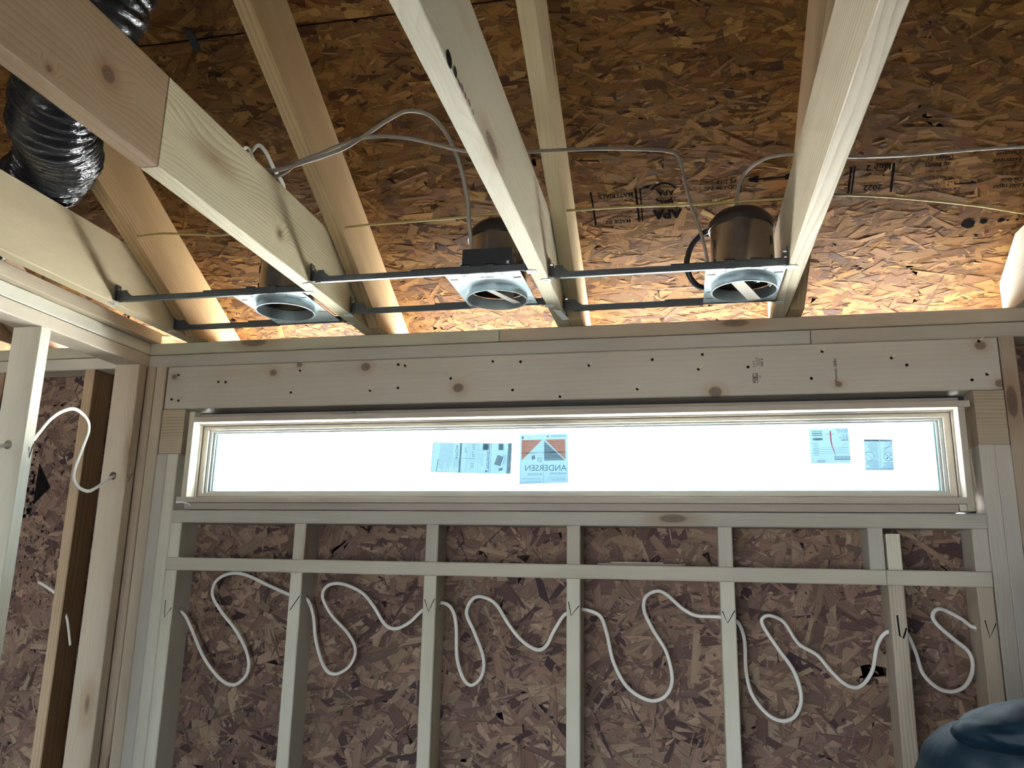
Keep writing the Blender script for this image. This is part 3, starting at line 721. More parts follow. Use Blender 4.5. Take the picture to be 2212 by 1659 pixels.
# stickers on the pane; printed side faces outdoors, so the lettering reads backwards from the room
GY = .0705
def sticker(name, corners, items, label):
    """corners: top-left, top-right, bottom-right, bottom-left as seen from the room; items in unit square u right, v up (room view)"""
    tl, tr, br, bl_ = [Vector((c[0], GY, c[1])) for c in corners]
    at = lambda u, v: (bl_ * (1 - u) + br * u) * (1 - v) + (tl * (1 - u) + tr * u) * v
    c = (tl + tr + br + bl_) / 4
    root = empty(name, c, label, 'sticker', 'paper stickers on the window pane')
    b = MB(); nx = 12
    for i in range(nx):
        k = len(b.v); P = []
        for u in (i / nx, (i + 1) / nx):
            wv = .0006 * math.sin(u * 9)
            P += [at(u, 0) + Vector((0, wv - .0008, 0)), at(u, 1) + Vector((0, wv - .0008, 0))]
        b.add(P, [(0, 2, 3, 1)])
    b.build('paper', ST_PAPER, root)
    byM = {}
    for it in items:
        mat = it[1]; vv, ff = byM.setdefault(mat.name, ([], [])); k = len(vv)
        off = Vector((0, -.0022 if it[0] == 'q' else -.0026, 0))
        if it[0] == 'q':
            vv += [at(u, v) + off for u, v in it[2]]; ff.append(tuple(range(k, k + len(it[2]))))
        elif it[0] == 'l':
            (u0, v0), (u1, v1), w = it[2]
            a, q = at(u0, v0), at(u1, v1); d = (q - a).normalized(); n = Vector((-d.z, 0, d.x)) * w / 2
            vv += [p + off for p in (a + n, a - n, q - n, q + n)]; ff.append((k, k + 1, k + 2, k + 3))
        elif it[0] == 't':      # text: string, size, u, v, direction (mirrored, optionally turned)
            s, size, u, v, turn = it[2]
            r, up = (Vector((-1, 0, 0)), Vector((0, 0, 1))) if not turn else (Vector((0, 0, -1)), Vector((-1, 0, 0)))
            if turn == 2: r, up = Vector((0, 0, -1)), Vector((1, 0, 0))
            a, q = text_mesh(s, size, at(u, v), r, up, (0, -1, 0), .0026, .0)
            vv += a; ff += [tuple(i + k for i in t) for t in q]
        elif it[0] == 'c':
            u, v, r, w = it[2]; o_ = at(u, v)
            P = [(math.cos(t * PI / 12), math.sin(t * PI / 12)) for t in range(24)]
            vv += [o_ + Vector((x * r, 0, z * r)) + off for x, z in P] + [o_ + Vector((x * (r - w), 0, z * (r - w))) + off for x, z in P]
            ff += [(k + i, k + (i + 1) % 24, k + 24 + (i + 1) % 24, k + 24 + i) for i in range(24)]
    names = {'sticker_print': 'print', 'sticker_orange': 'orange_panel', 'sticker_grey': 'grey_panel', 'sticker_red': 'red_stroke', 'sticker_white': 'white_line'}
    for mn, (vv, ff) in byM.items(): mesh(names[mn], vv, ff, bpy.data.materials[mn], root)['kind'] = 'stuff'
    return root
rl = random.Random(5)
def lines(u0, u1, v0, v1, n, w=.0009, m=None, vert=False, ragged=.35):
    r = []
    for i in range(n):
        t = (i + .5) / n
        if vert: u = u0 + (u1 - u0) * t; r.append(('l', m or ST_INK, ((u, v1), (u, v1 - (v1 - v0) * rl.uniform(1 - ragged, 1)), w)))
        else: v = v1 - (v1 - v0) * t; r.append(('l', m or ST_INK, ((u1, v), (u1 - (u1 - u0) * rl.uniform(1 - ragged, 1), v), w)))
    return r
# wide energy label lying on its side
A = [('l', ST_GREY, ((.0, .005), (1, .005), .0012)), ('l', ST_GREY, ((0, .995), (1, .995), .0012)), ('l', ST_GREY, ((.005, 0), (.005, 1), .0012)),
     ('q', ST_GREY, [(.95, 0), (1, 0), (1, 1), (.95, 1)]), ('l', ST_WHITE, ((.97, .06), (.97, .95), .004)),
     ('l', ST_INK, ((.725, 0), (.725, 1), .0016)), ('l', ST_INK, ((.745, 0), (.745, 1), .0010)), ('l', ST_GREY, ((.365, 0), (.365, 1), .006)),
     ('q', ST_INK, [(.640, .77), (.715, .77), (.715, .98), (.640, .98)]), ('c', ST_PAPER if False else ST_WHITE, (.677, .875, .009, .003)),
     ('q', ST_INK, [(.835, .77), (.895, .77), (.895, .98), (.835, .98)]), ('c', ST_WHITE, (.862, .875, .007, .003)),
     ('t', ST_INK, ('Andersen', .0135, .690, .73, 2)), ('q', ST_INK, [(.688, .02), (.72, .09), (.688, .11)]),
     ('t', ST_INK, ('0.27', .010, .510, .95, 2)), ('t', ST_INK, ('1.53', .010, .510, .72, 2)), ('t', ST_INK, ('0.30', .009, .415, .84, 2)), ('t', ST_INK, ('0.53', .009, .505, .33, 2)), ('t', ST_INK, ('WDMA', .013, .295, .92, 2))]
A += lines(.10, .27, .03, .97, 14, .0008, ST_GREY, True) + lines(.28, .35, .05, .50, 5, .0007, None, True) + lines(.43, .60, .03, .97, 9, .0007, ST_GREY, True) + lines(.60, .66, .2, .66, 4, .0006, None, True)
A += [('l', ST_INK, ((.075, .03), (.09, .45), .0022)), ('l', ST_GREY, ((.385, .48), (.55, .48), .0012)), ('l', ST_GREY, ((.58, .76), (.72, .76), .001))]
A += [('q', ST_GREY, [(.79, .3), (.87, .25), (.90, .55), (.83, .62)]), ('q', ST_GREY, [(.85, .08), (.90, .12), (.90, .2), (.86, .18)]), ('l', ST_INK, ((.90, .30), (.93, .60), .0012)), ('l', ST_INK, ((.88, .36), (.91, .62), .0010)), ('l', ST_INK, ((.92, .28), (.94, .5), .0010))]
sticker('energy_label', [(-.417, 2.135), (-.173, 2.129), (-.176, 2.038), (-.421, 2.045)], A, 'wide pale blue energy label turned on its side on the window pane')
# maker label
B = [('q', ST_ORANGE, [(.04, .47), (.475, .885), (.04, .885)]), ('q', ST_ORANGE, [(.95, .47), (.95, .885), (.525, .885)]), ('q', ST_GREY, [(.512, .455), (.935, .455), (.512, .855)]),
     ('l', ST_WHITE, ((.04, .45), (.5, .885), .0022)), ('l', ST_WHITE, ((.95, .45), (.5, .885), .0022)), ('l', ST_WHITE, ((.502, .44), (.502, .885), .0018)),
     ('t', ST_INK, ('ANDERSEN', .0245, .965, .245, 0)), ('t', ST_INK, ('WINDOWS', .0095, .965, .165, 0)), ('t', ST_INK, ('& DOORS', .0095, .46, .165, 0)),
     ('t', ST_INK, ('ANDERSEN', .0085, .965, .925, 0)), ('q', ST_INK, [(.555, .93), (.605, .93), (.605, .975)]),
     ('q', ST_INK, [(.03, .935), (.06, .96), (.09, .935)]), ('q', ST_INK, [(.04, .905), (.08, .905), (.08, .935), (.04, .935)]),
     ('c', ST_INK, (.42, .475, .0068, .0012)), ('l', ST_INK, ((.39, .50), (.45, .45), .0012)),
     ('t', ST_INK, ('LOVE THE LIFE YOU SEE.', .0052, .45, .085, 0)), ('t', ST_INK, ('MADE IN MINNESOTA', .0042, .95, .045, 0))]
B += lines(.04, .45, .02, .06, 2, .0007, ST_GREY) + lines(.53, .95, .06, .14, 4, .0006, ST_GREY) + lines(.05, .95, .50, .86, 9, .0006, ST_GREY, ragged=.0) + lines(.12, .24, .90, .95, 2, .0008, ST_GREY)
B += [('l', ST_INK, ((.15, .615), (.36, .62), .0016)), ('l', ST_INK, ((.62, .625), (.88, .625), .0016)), ('l', ST_GREY, ((0, .62), (1, .62), .0012)), ('l', ST_GREY, ((.5, 0), (.5, .44), .0008)), ('q', ST_GREY, [(.26, .47), (.33, .50), (.31, .58), (.25, .55)])]
sticker('maker_label', [(-.150, 2.155), (-.009, 2.156), (-.005, 2.012), (-.150, 2.008)], B, 'square window maker label with orange and grey triangles')
# performance label with a red pen stroke
Cc = [('q', ST_INK, [(.60, .09), (.985, .09), (.985, .115), (.60, .115)])]
for i in range(13): Cc.append(('l', ST_INK, ((.61 + i * .03, .12), (.61 + i * .03, .20), .0013 if i % 3 else .002)))
for i in range(8): Cc.append(('l', ST_GREY, ((.17 + i * .026, .01), (.17 + i * .026, .10), .0012)))
Cc += [('l', ST_INK, ((.08, .92), (.34, .92), .0018)), ('q', ST_GREY, [(.08, .84), (.34, .84), (.34, .88), (.08, .88)]), ('l', ST_INK, ((.08, .80), (.34, .80), .0022)), ('q', ST_GREY, [(.09, .66), (.34, .66), (.34, .73), (.09, .73)]),
       ('t', ST_INK, ('SCP 000', .0085, .97, .93, 0)), ('t', ST_INK, ('OCR 6', .0085, .97, .865, 0)), ('t', ST_INK, ('21.0', .0080, .97, .76, 0)), ('t', ST_INK, ('SEQ 01', .0080, .985, .69, 0)), ('q', ST_INK, [(.80, .64), (.98, .64), (.98, .665), (.80, .665)])]
Cc += lines(.04, .22, .20, .60, 6, .0010) + lines(.04, .96, .26, .46, 4, .0007, ST_GREY, ragged=.1) + lines(.78, .96, .42, .58, 3, .0007, ST_GREY)
Cc += [('l', ST_RED, ((.545, .92), (.545, .64), .0032)), ('l', ST_RED, ((.545, .64), (.56, .50), .0028)), ('l', ST_RED, ((.56, .50), (.60, .34), .0022)), ('l', ST_RED, ((.60, .34), (.625, .22), .0014)), ('l', ST_GREY, ((.43, .83), (.65, .83), .0012))]
sticker('performance_label', [(.657, 2.158), (.760, 2.159), (.761, 2.063), (.658, 2.063)], Cc, 'pale blue data label with barcode crossed by a red pen stroke')
D = [('q', ST_INK, [(0, .93), (.53, .93), (.53, 1), (0, 1)]), ('q', ST_GREY, [(.54, .93), (1, .93), (1, 1), (.54, 1)]), ('l', ST_GREY, ((.55, 0), (.55, .93), .0009)),
     ('l', ST_WHITE, ((.08, .965), (.42, .965), .0022)),
     ('c', ST_INK, (.83, .44, .0125, .0012)), ('c', ST_INK, (.16, .44, .0125, .0008)), ('l', ST_INK, ((.72, .53), (.94, .35), .0014)), ('l', ST_GREY, ((.05, .53), (.27, .35), .0010)), ('q', ST_INK, [(.76, .36), (.80, .36), (.81, .42), (.76, .41)]), ('l', ST_INK, ((.88, .52), (.92, .46), .0022)),
     ('l', ST_INK, ((.62, .55), (.98, .90), .0008)), ('l', ST_INK, ((.66, .70), (.98, .78), .0008))]
D += lines(.02, .50, .56, .90, 8, .0009) + lines(.04, .50, .08, .34, 6, .0010) + lines(.58, .98, .05, .26, 6, .0009) + lines(.58, .98, .60, .90, 6, .0006, ST_GREY) + lines(.0, 1, .0, .06, 2, .0011, ragged=.05) + lines(.25, .5, .36, .54, 5, .0007)
sticker('warning_label', [(.797, 2.127), (.869, 2.126), (.867, 2.043), (.795, 2.044)], D, 'small two-column warning label with a crossed-out circle')

# ------------------------------------------------------------------ ceiling joists and rafters
def joist(x0, y_in, mat, tint, label, y_out=SD - .004, w=.038, y_split=None, mat2=None, tint2=None):
    x1 = x0 + w; top = ZP + .184; eps = .0015
    yt = (DECK0 - top) / TT - .02                # where the roof cuts the top corner
    def prof(ya, yb):
        if yb > yt: return [(ya, ZP + eps), (yb, ZP + eps), (yb, deckz(yb) - .022), (yt, top), (ya, top)]
        return [(ya, ZP + eps), (yb, ZP + eps), (yb, top), (ya, top)]
    frm = lambda c: Matrix.Translation(c) @ Euler((0, 0, PI / 2)).to_matrix().to_4x4()
    if y_split is None:
        o = MB().prism(prof(y_in, y_out), 'x', x0, x1).build('ceiling_joist', mat, None, frm(((x0 + x1) / 2, (y_in + y_out) / 2, ZP + .092)), bevel=.0018)
        o.color = TINT[tint] if isinstance(tint, str) else tint
        return tag(o, label, 'joist')
    r = empty('ceiling_joist', ((x0 + x1) / 2, y_out, ZP), label, 'joist')
    for a, b, m, t in ((y_in, y_split - .0006, mat2, tint2), (y_split, y_out, mat, tint)):
        o = MB().prism(prof(a, b), 'x', x0, x1).build('joist_length', m, r, frm(((x0 + x1) / 2, (a + b) / 2, ZP + .092)), bevel=.0018)
        o.color = TINT[t] if isinstance(t, str) else t
    return r
YIN = -4.6
J0 = joist(-1.240, YIN, PINE_FINE, (.98, .88, .66, 1), 'smooth yellowish ceiling joist beside the left partition')
J1 = joist(-.631, YIN, JOIST_OLD, (.98, .95, .80, 1), 'finger-jointed ceiling joist, brown length spliced to a grained pale length', y_split=-1.07, mat2=JOIST_KNOT, tint2=(.64, .56, .44, 1))
J2 = joist(-.0305, YIN, PINE, (1.0, .99, .86, 1), 'ceiling joist with a black knot hole and purple stain near its edge')
J3 = joist(.5695, YIN, FIR, (1.0, 1.0, .90, 1), 'pale straight-grained ceiling joist beside the brown can housing')
J4 = joist(1.180, YIN, PINE, 'n', 'ceiling joist over the king stud at the right end of the header')
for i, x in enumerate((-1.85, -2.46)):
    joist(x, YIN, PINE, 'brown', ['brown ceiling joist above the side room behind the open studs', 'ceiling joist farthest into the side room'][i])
joist(1.79, YIN, PINE, 'n', 'ceiling joist next to the right outer wall')
# defects on the third joist
kb = MB()
for (y, z, r) in ((-1.268, ZP - .004, .0105), (-1.236, ZP - .003, .007)):
    P = [Vector((.0082, y + r * 1.4 * math.cos(t * PI / 5), z + .014 + r * 1.2 * math.sin(t * PI / 5))) for t in range(10)]; kb.add(P, [tuple(range(10))])
kb.build('knot_hole', NAILHOLE, J2)
pst = MB()
for k, (y, z, r) in enumerate(((-1.215, .008, .006), (-1.198, .010, .007), (-1.178, .009, .0055), (-1.155, .011, .006), (-1.130, .010, .004))):
    rr = random.Random(k); pst.add([Vector((.0081, y + r * 1.7 * math.cos(t * PI / 5) * rr.uniform(.6, 1.2), ZP + z + r * .8 * math.sin(t * PI / 5) * rr.uniform(.6, 1.2))) for t in range(10)], [tuple(range(10))])
pst.build('purple_stain', plain('purple_stain_chalk', (.22, .10, .12, 1), .8), J2)['kind'] = 'stuff'

def rafter(x0, mat, tint, label, hole=None, w=.038):
    x1 = x0 + w; eps = .0014; e2 = .003
    yb = lambda z: (RB0 - z) / TT
    rz = lambda y: RB0 - TT * y
    y_in = RIDGE + .021; y_seat = (RB0 - ZP - eps) / TT
    pts = [(y_in, rz(y_in)), (y_seat, ZP + eps), (SD + .013, ZP + eps), (SD + .013, rz(SD + .013)), (EAVE - .022, rz(EAVE - .022)), (EAVE - .022, deckz(EAVE - .022) - e2), (y_in, deckz(y_in) - e2)]
    fr = Matrix(((0, 1, 0), (-CT, 0, ST), (ST, 0, CT))).to_4x4()
    fr.translation = Vector(((x0 + x1) / 2, -.4, rz(-.4) + .1))
    o = MB().prism(pts, 'x', x0, x1).build('rafter', mat, None, fr)
    o.color = TINT[tint] if isinstance(tint, str) else tint
    return tag(o, label, 'rafter')
rafter(-1.1985, FIR, (.90, .70, .43, 1), 'amber rafter with straight grain, hard against the joist by the partition')
R2 = rafter(-.5905, FIR, (.90, .74, .49, 1), 'rafter with waney dark patches, beside the finger-jointed joist')
R3 = rafter(.0095, PINE, (.90, .78, .54, 1), 'greyish rafter just behind the joist with the knot hole')
R4 = rafter(.6095, FIR, (.90, .74, .54, 1), 'brown rafter tucked behind the joist at the brown can housing')
rafter(1.2205, FIR, 'warm', 'rafter over the king stud at the right end of the header')
rafter(1.83, PINE, 'n', 'rafter next to the right outer wall')
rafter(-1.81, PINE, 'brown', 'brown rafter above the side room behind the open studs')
rafter(-2.42, PINE, 'n', 'rafter farthest into the side room')

# ------------------------------------------------------------------ recessed light frames
def recessed(cx, cy, px0, px1, py0, py1, xa, xb, label, box_near, details):
    Z = ZP + .006
    root = empty('recessed_light', (cx, cy, Z), label, 'light fixture', 'recessed light frames between the joists')
    R = .0775
    pl = MB().box(px0, px1, py0, py1, Z, Z + .0016).build('mounting_plate', GALV, root)
    cutters = [MB().cyl((cx, cy, Z - .02), (cx, cy, Z + .02), R, 40)]
    cs = []
    for (u, v, w, h) in ((.06, .14, .020, .009), (.93, .16, .020, .009), (.08, .86, .018, .009), (.93, .62, .020, .010), (.25, .05, .008, .006), (.75, .05, .008, .006), (.3, .95, .008, .005), (.92, .90, .010, .006), (.06, .65, .010, .007)):
        x, y = px0 + u * (px1 - px0), py0 + v * (py1 - py0)
        if (x - cx) ** 2 + (y - cy) ** 2 < (R + .013) ** 2: continue
        x = min(max(x, px0 + w / 2 + .004), px1 - w / 2 - .004); y = min(max(y, py0 + h / 2 + .004), py1 - h / 2 - .004)
        cs.append(MB().box(x - w / 2, x + w / 2, y - h / 2, y + h / 2, Z - .01, Z + .01))
    cut(pl, cutters + cs)
    for yy in (py0, py1):
        s = 1 if yy == py0 else -1
        MB().box(px0 + .004, px1 - .004, min(yy, yy + s * .0015), max(yy, yy + s * .0015), Z + .0018, Z + .016).build('plate_flange', GALV, root)
    col = MB().lathe((cx, cy, Z), [(R + .0008, .008), (R + .0008, -.018), (R + .0030, -.0195), (R + .0030, -.0208), (R - .0012, -.0208), (R - .0012, .008)], 56).build('collar', GALV_IN, root); smooth_by_angle(col)
    H = .150
    can = MB().lathe((cx, cy, Z), [(R - .0015, .0095), (R - .0010, H), (R - .0030, H), (R - .0034, .0095)], 56).build('housing', CAN, root); smooth_by_angle(can)
    prof = [(0.0005, .194), (R * .45, .192), (R * .75, .184), (R * .93, .170), (R + .002, .160), (R + .0035, .152), (R + .0035, .142), (R + .0006, .142), (R + .0006, .1515), (R * .9, .163), (R * .6, .176), (.0005, .181)]
    cap = MB().lathe((cx, cy, Z), prof, 56).build('housing_cap', CAP, root); smooth_by_angle(cap, 50)
    slot = MB()
    for zz in (.035, .085):
        for aa in (205, 330):
            t = math.radians(aa); q = Vector((cx + (R + .0004) * math.cos(t), cy + (R + .0004) * math.sin(t), Z + zz))
            slot.box(q.x - .0012, q.x + .0012, q.y - .0012, q.y + .0012, q.z, q.z + .022)
    slot.build('housing_slot', BLACKBOX, root)['kind'] = 'stuff'
    # hanger bars
    for near in (True, False):
        y = py0 - .007 if near else py1 + .007
        zb = Z - .003
        xm = px0 + .02 if near else px0 + .0
        b1 = MB()
        b1.box(xa + .028, xm, y - .0035, y + .0035, zb, zb + .015).box(xa + .028, xm, y - .006, y - .0035, zb, zb + .0025).box(xa + .028, xm, y - .0055, y - .0035, zb + .0125, zb + .015)
        bar = b1.build('hanger_bar', BAR, root)
        b2 = MB(); x2 = xb - .006
        b2.box(xm - .10, x2, y - .0085, y - .0062, zb - .001, zb + .017).box(xm - .10, x2, y - .0085, y + .0042, zb + .0155, zb + .0175)
        b2.build('hanger_bar', BAR, root)
        # step and joist bracket at the left end
        MB().prism([(xa + .012, zb), (xa + .05, zb), (xa + .05, zb + .016), (xa + .036, zb + .026), (xa + .032, zb + .034), (xa + .016, zb + .034), (xa + .012, zb + .026)], 'y', y - .001, y + .0015).build('end_step', BAR, root)
        br = MB().box(xa + .0008, xa + .0028, y - .010, y + .012, zb + .004, zb + .050).box(xa + .0028, xa + .012, y - .002, y + .002, zb + .004, zb + .036).build('joist_bracket', BAR, root)
        MB().cyl((xa + .001, y - .004, zb + .034), (xa + .010, y - .004, zb + .034), .0042, 10).build('screw', SCREW, br)
        MB().cyl((xa + .001, y + .003, zb + .016), (xa + .009, y + .003, zb + .016), .0036, 10).build('screw', SCREW, br)
        def tab(cx_, sx):
            b = MB(); n = 18
            P = [(cx_ + sx * (.010 + .014 * math.cos(PI / 2 - PI * i / n)), y + .0095 * math.sin(PI / 2 - PI * i / n)) for i in range(n + 1)] + [(cx_ - sx * .001, y - .0095), (cx_ - sx * .001, y + .0095)]
            b.prism(P, 'z', ZP - .0006, ZP + .0008)
            b.build('joist_tab', TAB, root)
            s = MB().box(min(cx_ + sx * .004, cx_ + sx * .016), max(cx_ + sx * .004, cx_ + sx * .016), y - .0012, y + .0012, ZP - .0009, ZP - .0005).build('tab_slot', BLACKBOX, root)
        tab(xa + .002, -1); tab(xb - .002, 1)
        e = MB().box(xb - .0028, xb - .0008, y - .010, y + .012, zb + .0, zb + .046).box(xb - .012, xb - .0028, y - .002, y + .002, zb, zb + .030).build('joist_bracket', BAR, root)
        MB().cyl((xb - .010, y - .004, zb + .034), (xb - .001, y - .004, zb + .034), .0042, 10).build('screw', SCREW, e)
        MB().cyl((xb - .009, y - .004, zb + .020), (xb - .001, y - .004, zb + .020), .0036, 10).build('screw', SCREW, e)
        if near:
            for t in (.30, .62):
                x = px0 + t * (px1 - px0)
                MB().box(x - .012, x + .012, y - .0105, y - .009, zb - .003, zb + .021).box(x - .012, x + .012, y - .0105, y + .010, zb + .0185, zb + .021).box(x - .006, x + .006, y - .0112, y - .0105, zb + .004, zb + .014).build('bar_clip', BAR, root)
    details(root, Z, R)
    return root

def strap(root, cx, cy, Z, R, ang, w=.028, z0=.0, z1=.05):
    """folded strap across the opening"""
    d = Vector((math.cos(ang), math.sin(ang), 0)); n = Vector((-d.y, d.x, 0)); c = Vector((cx, cy, Z)); L_ = R - .006
    v = []; f = []
    P = [(-L_, 0, z1), (L_, 0, z0), (L_, w, z0 + .004), (-L_, w, z1 + .004), (-L_, w, z1 + .006), (L_, w + .001, z0 + .035), (L_, w - .001, z0 + .035), (-L_, w - .001, z1 + .03)]
    v = [c + d * a + n * (b - w / 2) + Vector((0, 0, h)) for a, b, h in P]
    f = [(0, 1, 2, 3), (3, 2, 6, 7)]
    o = mesh('lamp_strap', v, f, CARD, root)
    md = o.modifiers.new('s', 'SOLIDIFY'); md.thickness = .0012
    return o

def det1(root, Z, R):
    cx, cy = -.743, -.288
    MB().box(-.838, -.730, -.176, -.150, Z + .004, Z + .062).build('junction_box', BLACKBOX, root)
    MB().add([(cx - .02, cy - .07, Z + .03), (cx + .03, cy - .07, Z + .03), (cx + .005, cy - .068, Z + .004), (cx - .02, cy - .072, Z + .03), (cx + .03, cy - .072, Z + .03), (cx + .005, cy - .070, Z + .004)], [(0, 1, 2), (5, 4, 3), (0, 3, 4, 1), (1, 4, 5, 2), (2, 5, 3, 0)]).build('lamp_strap', CARD, root)
    tube('flexible_conduit', [(-.80, -.22, Z + .10), (-.845, -.235, Z + .10), (-.862, -.22, Z + .06), (-.845, -.20, Z + .03), (-.82, -.182, Z + .035)], lambda i: .0065 + .0009 * (i % 2), CONDUIT, root, n=10, steps=10)
def det2(root, Z, R):
    jb = MB().box(-.200, -.075, -.436, -.386, Z + .003, Z + .068).build('junction_box', BLACKBOX, root, bevel=.001)
    MB().box(-.200, -.075, -.4376, -.4362, Z + .006, Z + .066).build('cover', BLACKBOX, jb)
    MB().cyl((-.0755, -.411, Z + .040), (-.0725, -.411, Z + .040), .012, 16).build('knockout', BAR, jb)
    MB().box(-.205, -.2, -.44, -.43, Z + .022, Z + .034).build('latch', TAB, jb)
    MB().box(-.088, -.082, -.4392, -.4376, Z + .024, Z + .031).build('latch', TAB, jb)
    tube('flexible_conduit', [(-.0765, -.405, Z + .022), (-.067, -.400, Z + .032), (-.058, -.385, Z + .040), (-.046, -.36, Z + .046), (-.047, -.335, Z + .052), (-.062, -.32, Z + .062)], lambda i: .0065 + .0009 * (i % 2), CONDUIT, root, n=10, steps=9)
    strap(root, -.142, -.300, Z, R, math.radians(55), .026, -.012, .004)
    MB().box(-.165, -.118, -.4235, -.4105, Z - .0004, Z - .0001).build('label_sticker', PAPER, root)
    bc = MB(); r_ = random.Random(3)
    for i in range(12): x = -.158 + i * .003; bc.box(x, x + r_.choice((.0008, .0014, .0018)), -.4215, -.4135, Z - .0008, Z - .0004)
    bc.build('barcode', INK, root)['kind'] = 'stuff'
    tg = MB().add([(-.018, -.165, ZP - .0012), (.004, -.156, ZP - .004), (.020, -.108, ZP - .014), (.000, -.104, ZP - .014)], [(0, 1, 2, 3)]).build('paper_tag', PAPER, root)
    md = tg.modifiers.new('s', 'SOLIDIFY'); md.thickness = .0006
def det3(root, Z, R):
    cx, cy = .477, -.272
    MB().box(.395, .50, -.150, -.139, Z + .004, Z + .060).build('junction_box', BLACKBOX, root)
    tube('flexible_conduit', [(.405, -.262, Z + .150), (.392, -.258, Z + .150), (.380, -.25, Z + .145), (.356, -.25, Z + .119), (.343, -.25, Z + .084), (.342, -.25, Z + .057), (.350, -.245, Z + .031), (.368, -.235, Z + .013), (.390, -.222, Z + .011)], lambda i: .0068 + .0010 * (i % 2), CONDUIT, root, n=10, steps=10)
    strap(root, cx - .006, cy + .002, Z, R, math.radians(60), .034, -.022, .010)
    s = MB().lathe((0, 0, 0), [(.0005, .0), (.017, .0), (.020, .006), (.021, .034), (.019, .038), (.0005, .038)], 24)
    fr = Matrix.Translation((cx + .022, cy - .012, Z + .014)) @ Euler((0, math.radians(62), math.radians(12))).to_matrix().to_4x4()
    s.v = [fr @ p for p in s.v]; sk = s.build('lamp_socket', BULB, root); smooth_by_angle(sk)
    tube('socket_wire', [(cx + .055, cy + .006, Z + .022), (cx + .062, cy + .030, Z + .006), (cx + .066, cy + .015, Z - .001), (cx + .070, cy - .02, Z + .012), (cx + .068, cy - .035, Z + .03)], .0016, CABLE_W, root, n=8)
    MB().box(.455, .498, -.1505, -.1420, Z - .0004, Z - .0001).build('label_sticker', PAPER, root)
    bc = MB(); r_ = random.Random(4)
    for i in range(11): x = .460 + i * .003; bc.box(x, x + r_.choice((.0008, .0014, .0018)), -.149, -.1435, Z - .0008, Z - .0004)
    bc.build('barcode', INK, root)['kind'] = 'stuff'
recessed(-.743, -.288, -.850, -.652, -.382, -.126, -1.2005, -.6325, 'recessed light frame between the partition joist and the finger-jointed joist, its can hidden', False, det1)
recessed(-.142, -.300, -.242, -.054, -.443, -.199, -.5915, -.0320, 'recessed light frame with a black junction box and a wide pale plate', True, det2)
recessed(.477, -.272, .382, .566, -.381, -.136, .0090, .5680, 'recessed light frame with a tall brown can and a looped black conduit', False, det3)

# ------------------------------------------------------------------ flexible duct
path = catmull([(-.77, -1.03, 3.16), (-.79, -1.015, 3.05), (-.81, -1.00, 2.967), (-.845, -.99, 2.882), (-.93, -.949, 2.785), (-1.03, -.865, 2.728), (-1.10, -.77, 2.722), (-1.19, -.675, 2.726), (-1.33, -.60, 2.70), (-1.55, -.52, 2.64), (-1.75, -.45, 2.63), (-2.1, -.40, 2.70)], 40)
rgd = np.random.default_rng(4)
nP = len(path); nA = 72
nf = rgd.normal(0, 1, (8, 4)); 
def duct_r(i, t):
    s = i / 40.0
    r = .092 + .0030 * math.sin(i * .9)
    for k in range(8): r += .0011 * math.sin(nf[k, 0] * 9 * s + (k % 5 + 1) * t * (1 if k % 2 else -1) + nf[k, 1] * 6 + 5 * nf[k, 2] * s)
    return r
v = []; f = []; u = None
for i, p in enumerate(path):
    d = (path[min(i + 1, nP - 1)] - path[max(i - 1, 0)]).normalized()
    upv = Vector((0, 0, 1)) if abs(d.z) < .75 else Vector((0, -1, .4)).normalized()
    if u is None: u = (Vector((.7, .7, 0)) - d * d.dot(Vector((.7, .7, 0)))).normalized()
    else: u = (u - d * u.dot(d)).normalized()
    w = d.cross(u)
    cr = math.exp(-((i / 40.0 - 6.6) / 1.1) ** 2)      # squeezed flat where it slips over the joist, under the rafter
    for k in range(nA):
        t = 2 * PI * k / nA; r = duct_r(i, t) * rgd.uniform(.988, 1.012)
        q = u * r * math.cos(t) + w * r * math.sin(t)
        q = q - Vector((0, 0, q.z)) * (cr * .30)
        v.append(p + q)
for i in range(nP - 1):
    for k in range(nA): l = (k + 1) % nA; f.append((i * nA + k, i * nA + l, (i + 1) * nA + l, (i + 1) * nA + k))
f.append(tuple(range(nA))[::-1]); f.append(tuple(range((nP - 1) * nA, nP * nA)))
du = mesh('flexible_duct', v, f, DUCT, smooth=True)
bm = bmesh.new(); bm.from_mesh(du.data); bmesh.ops.recalc_face_normals(bm, faces=bm.faces); bm.to_mesh(du.data); bm.free()
tag(du, 'crinkled shiny black flexible duct hanging behind the joists', 'duct')

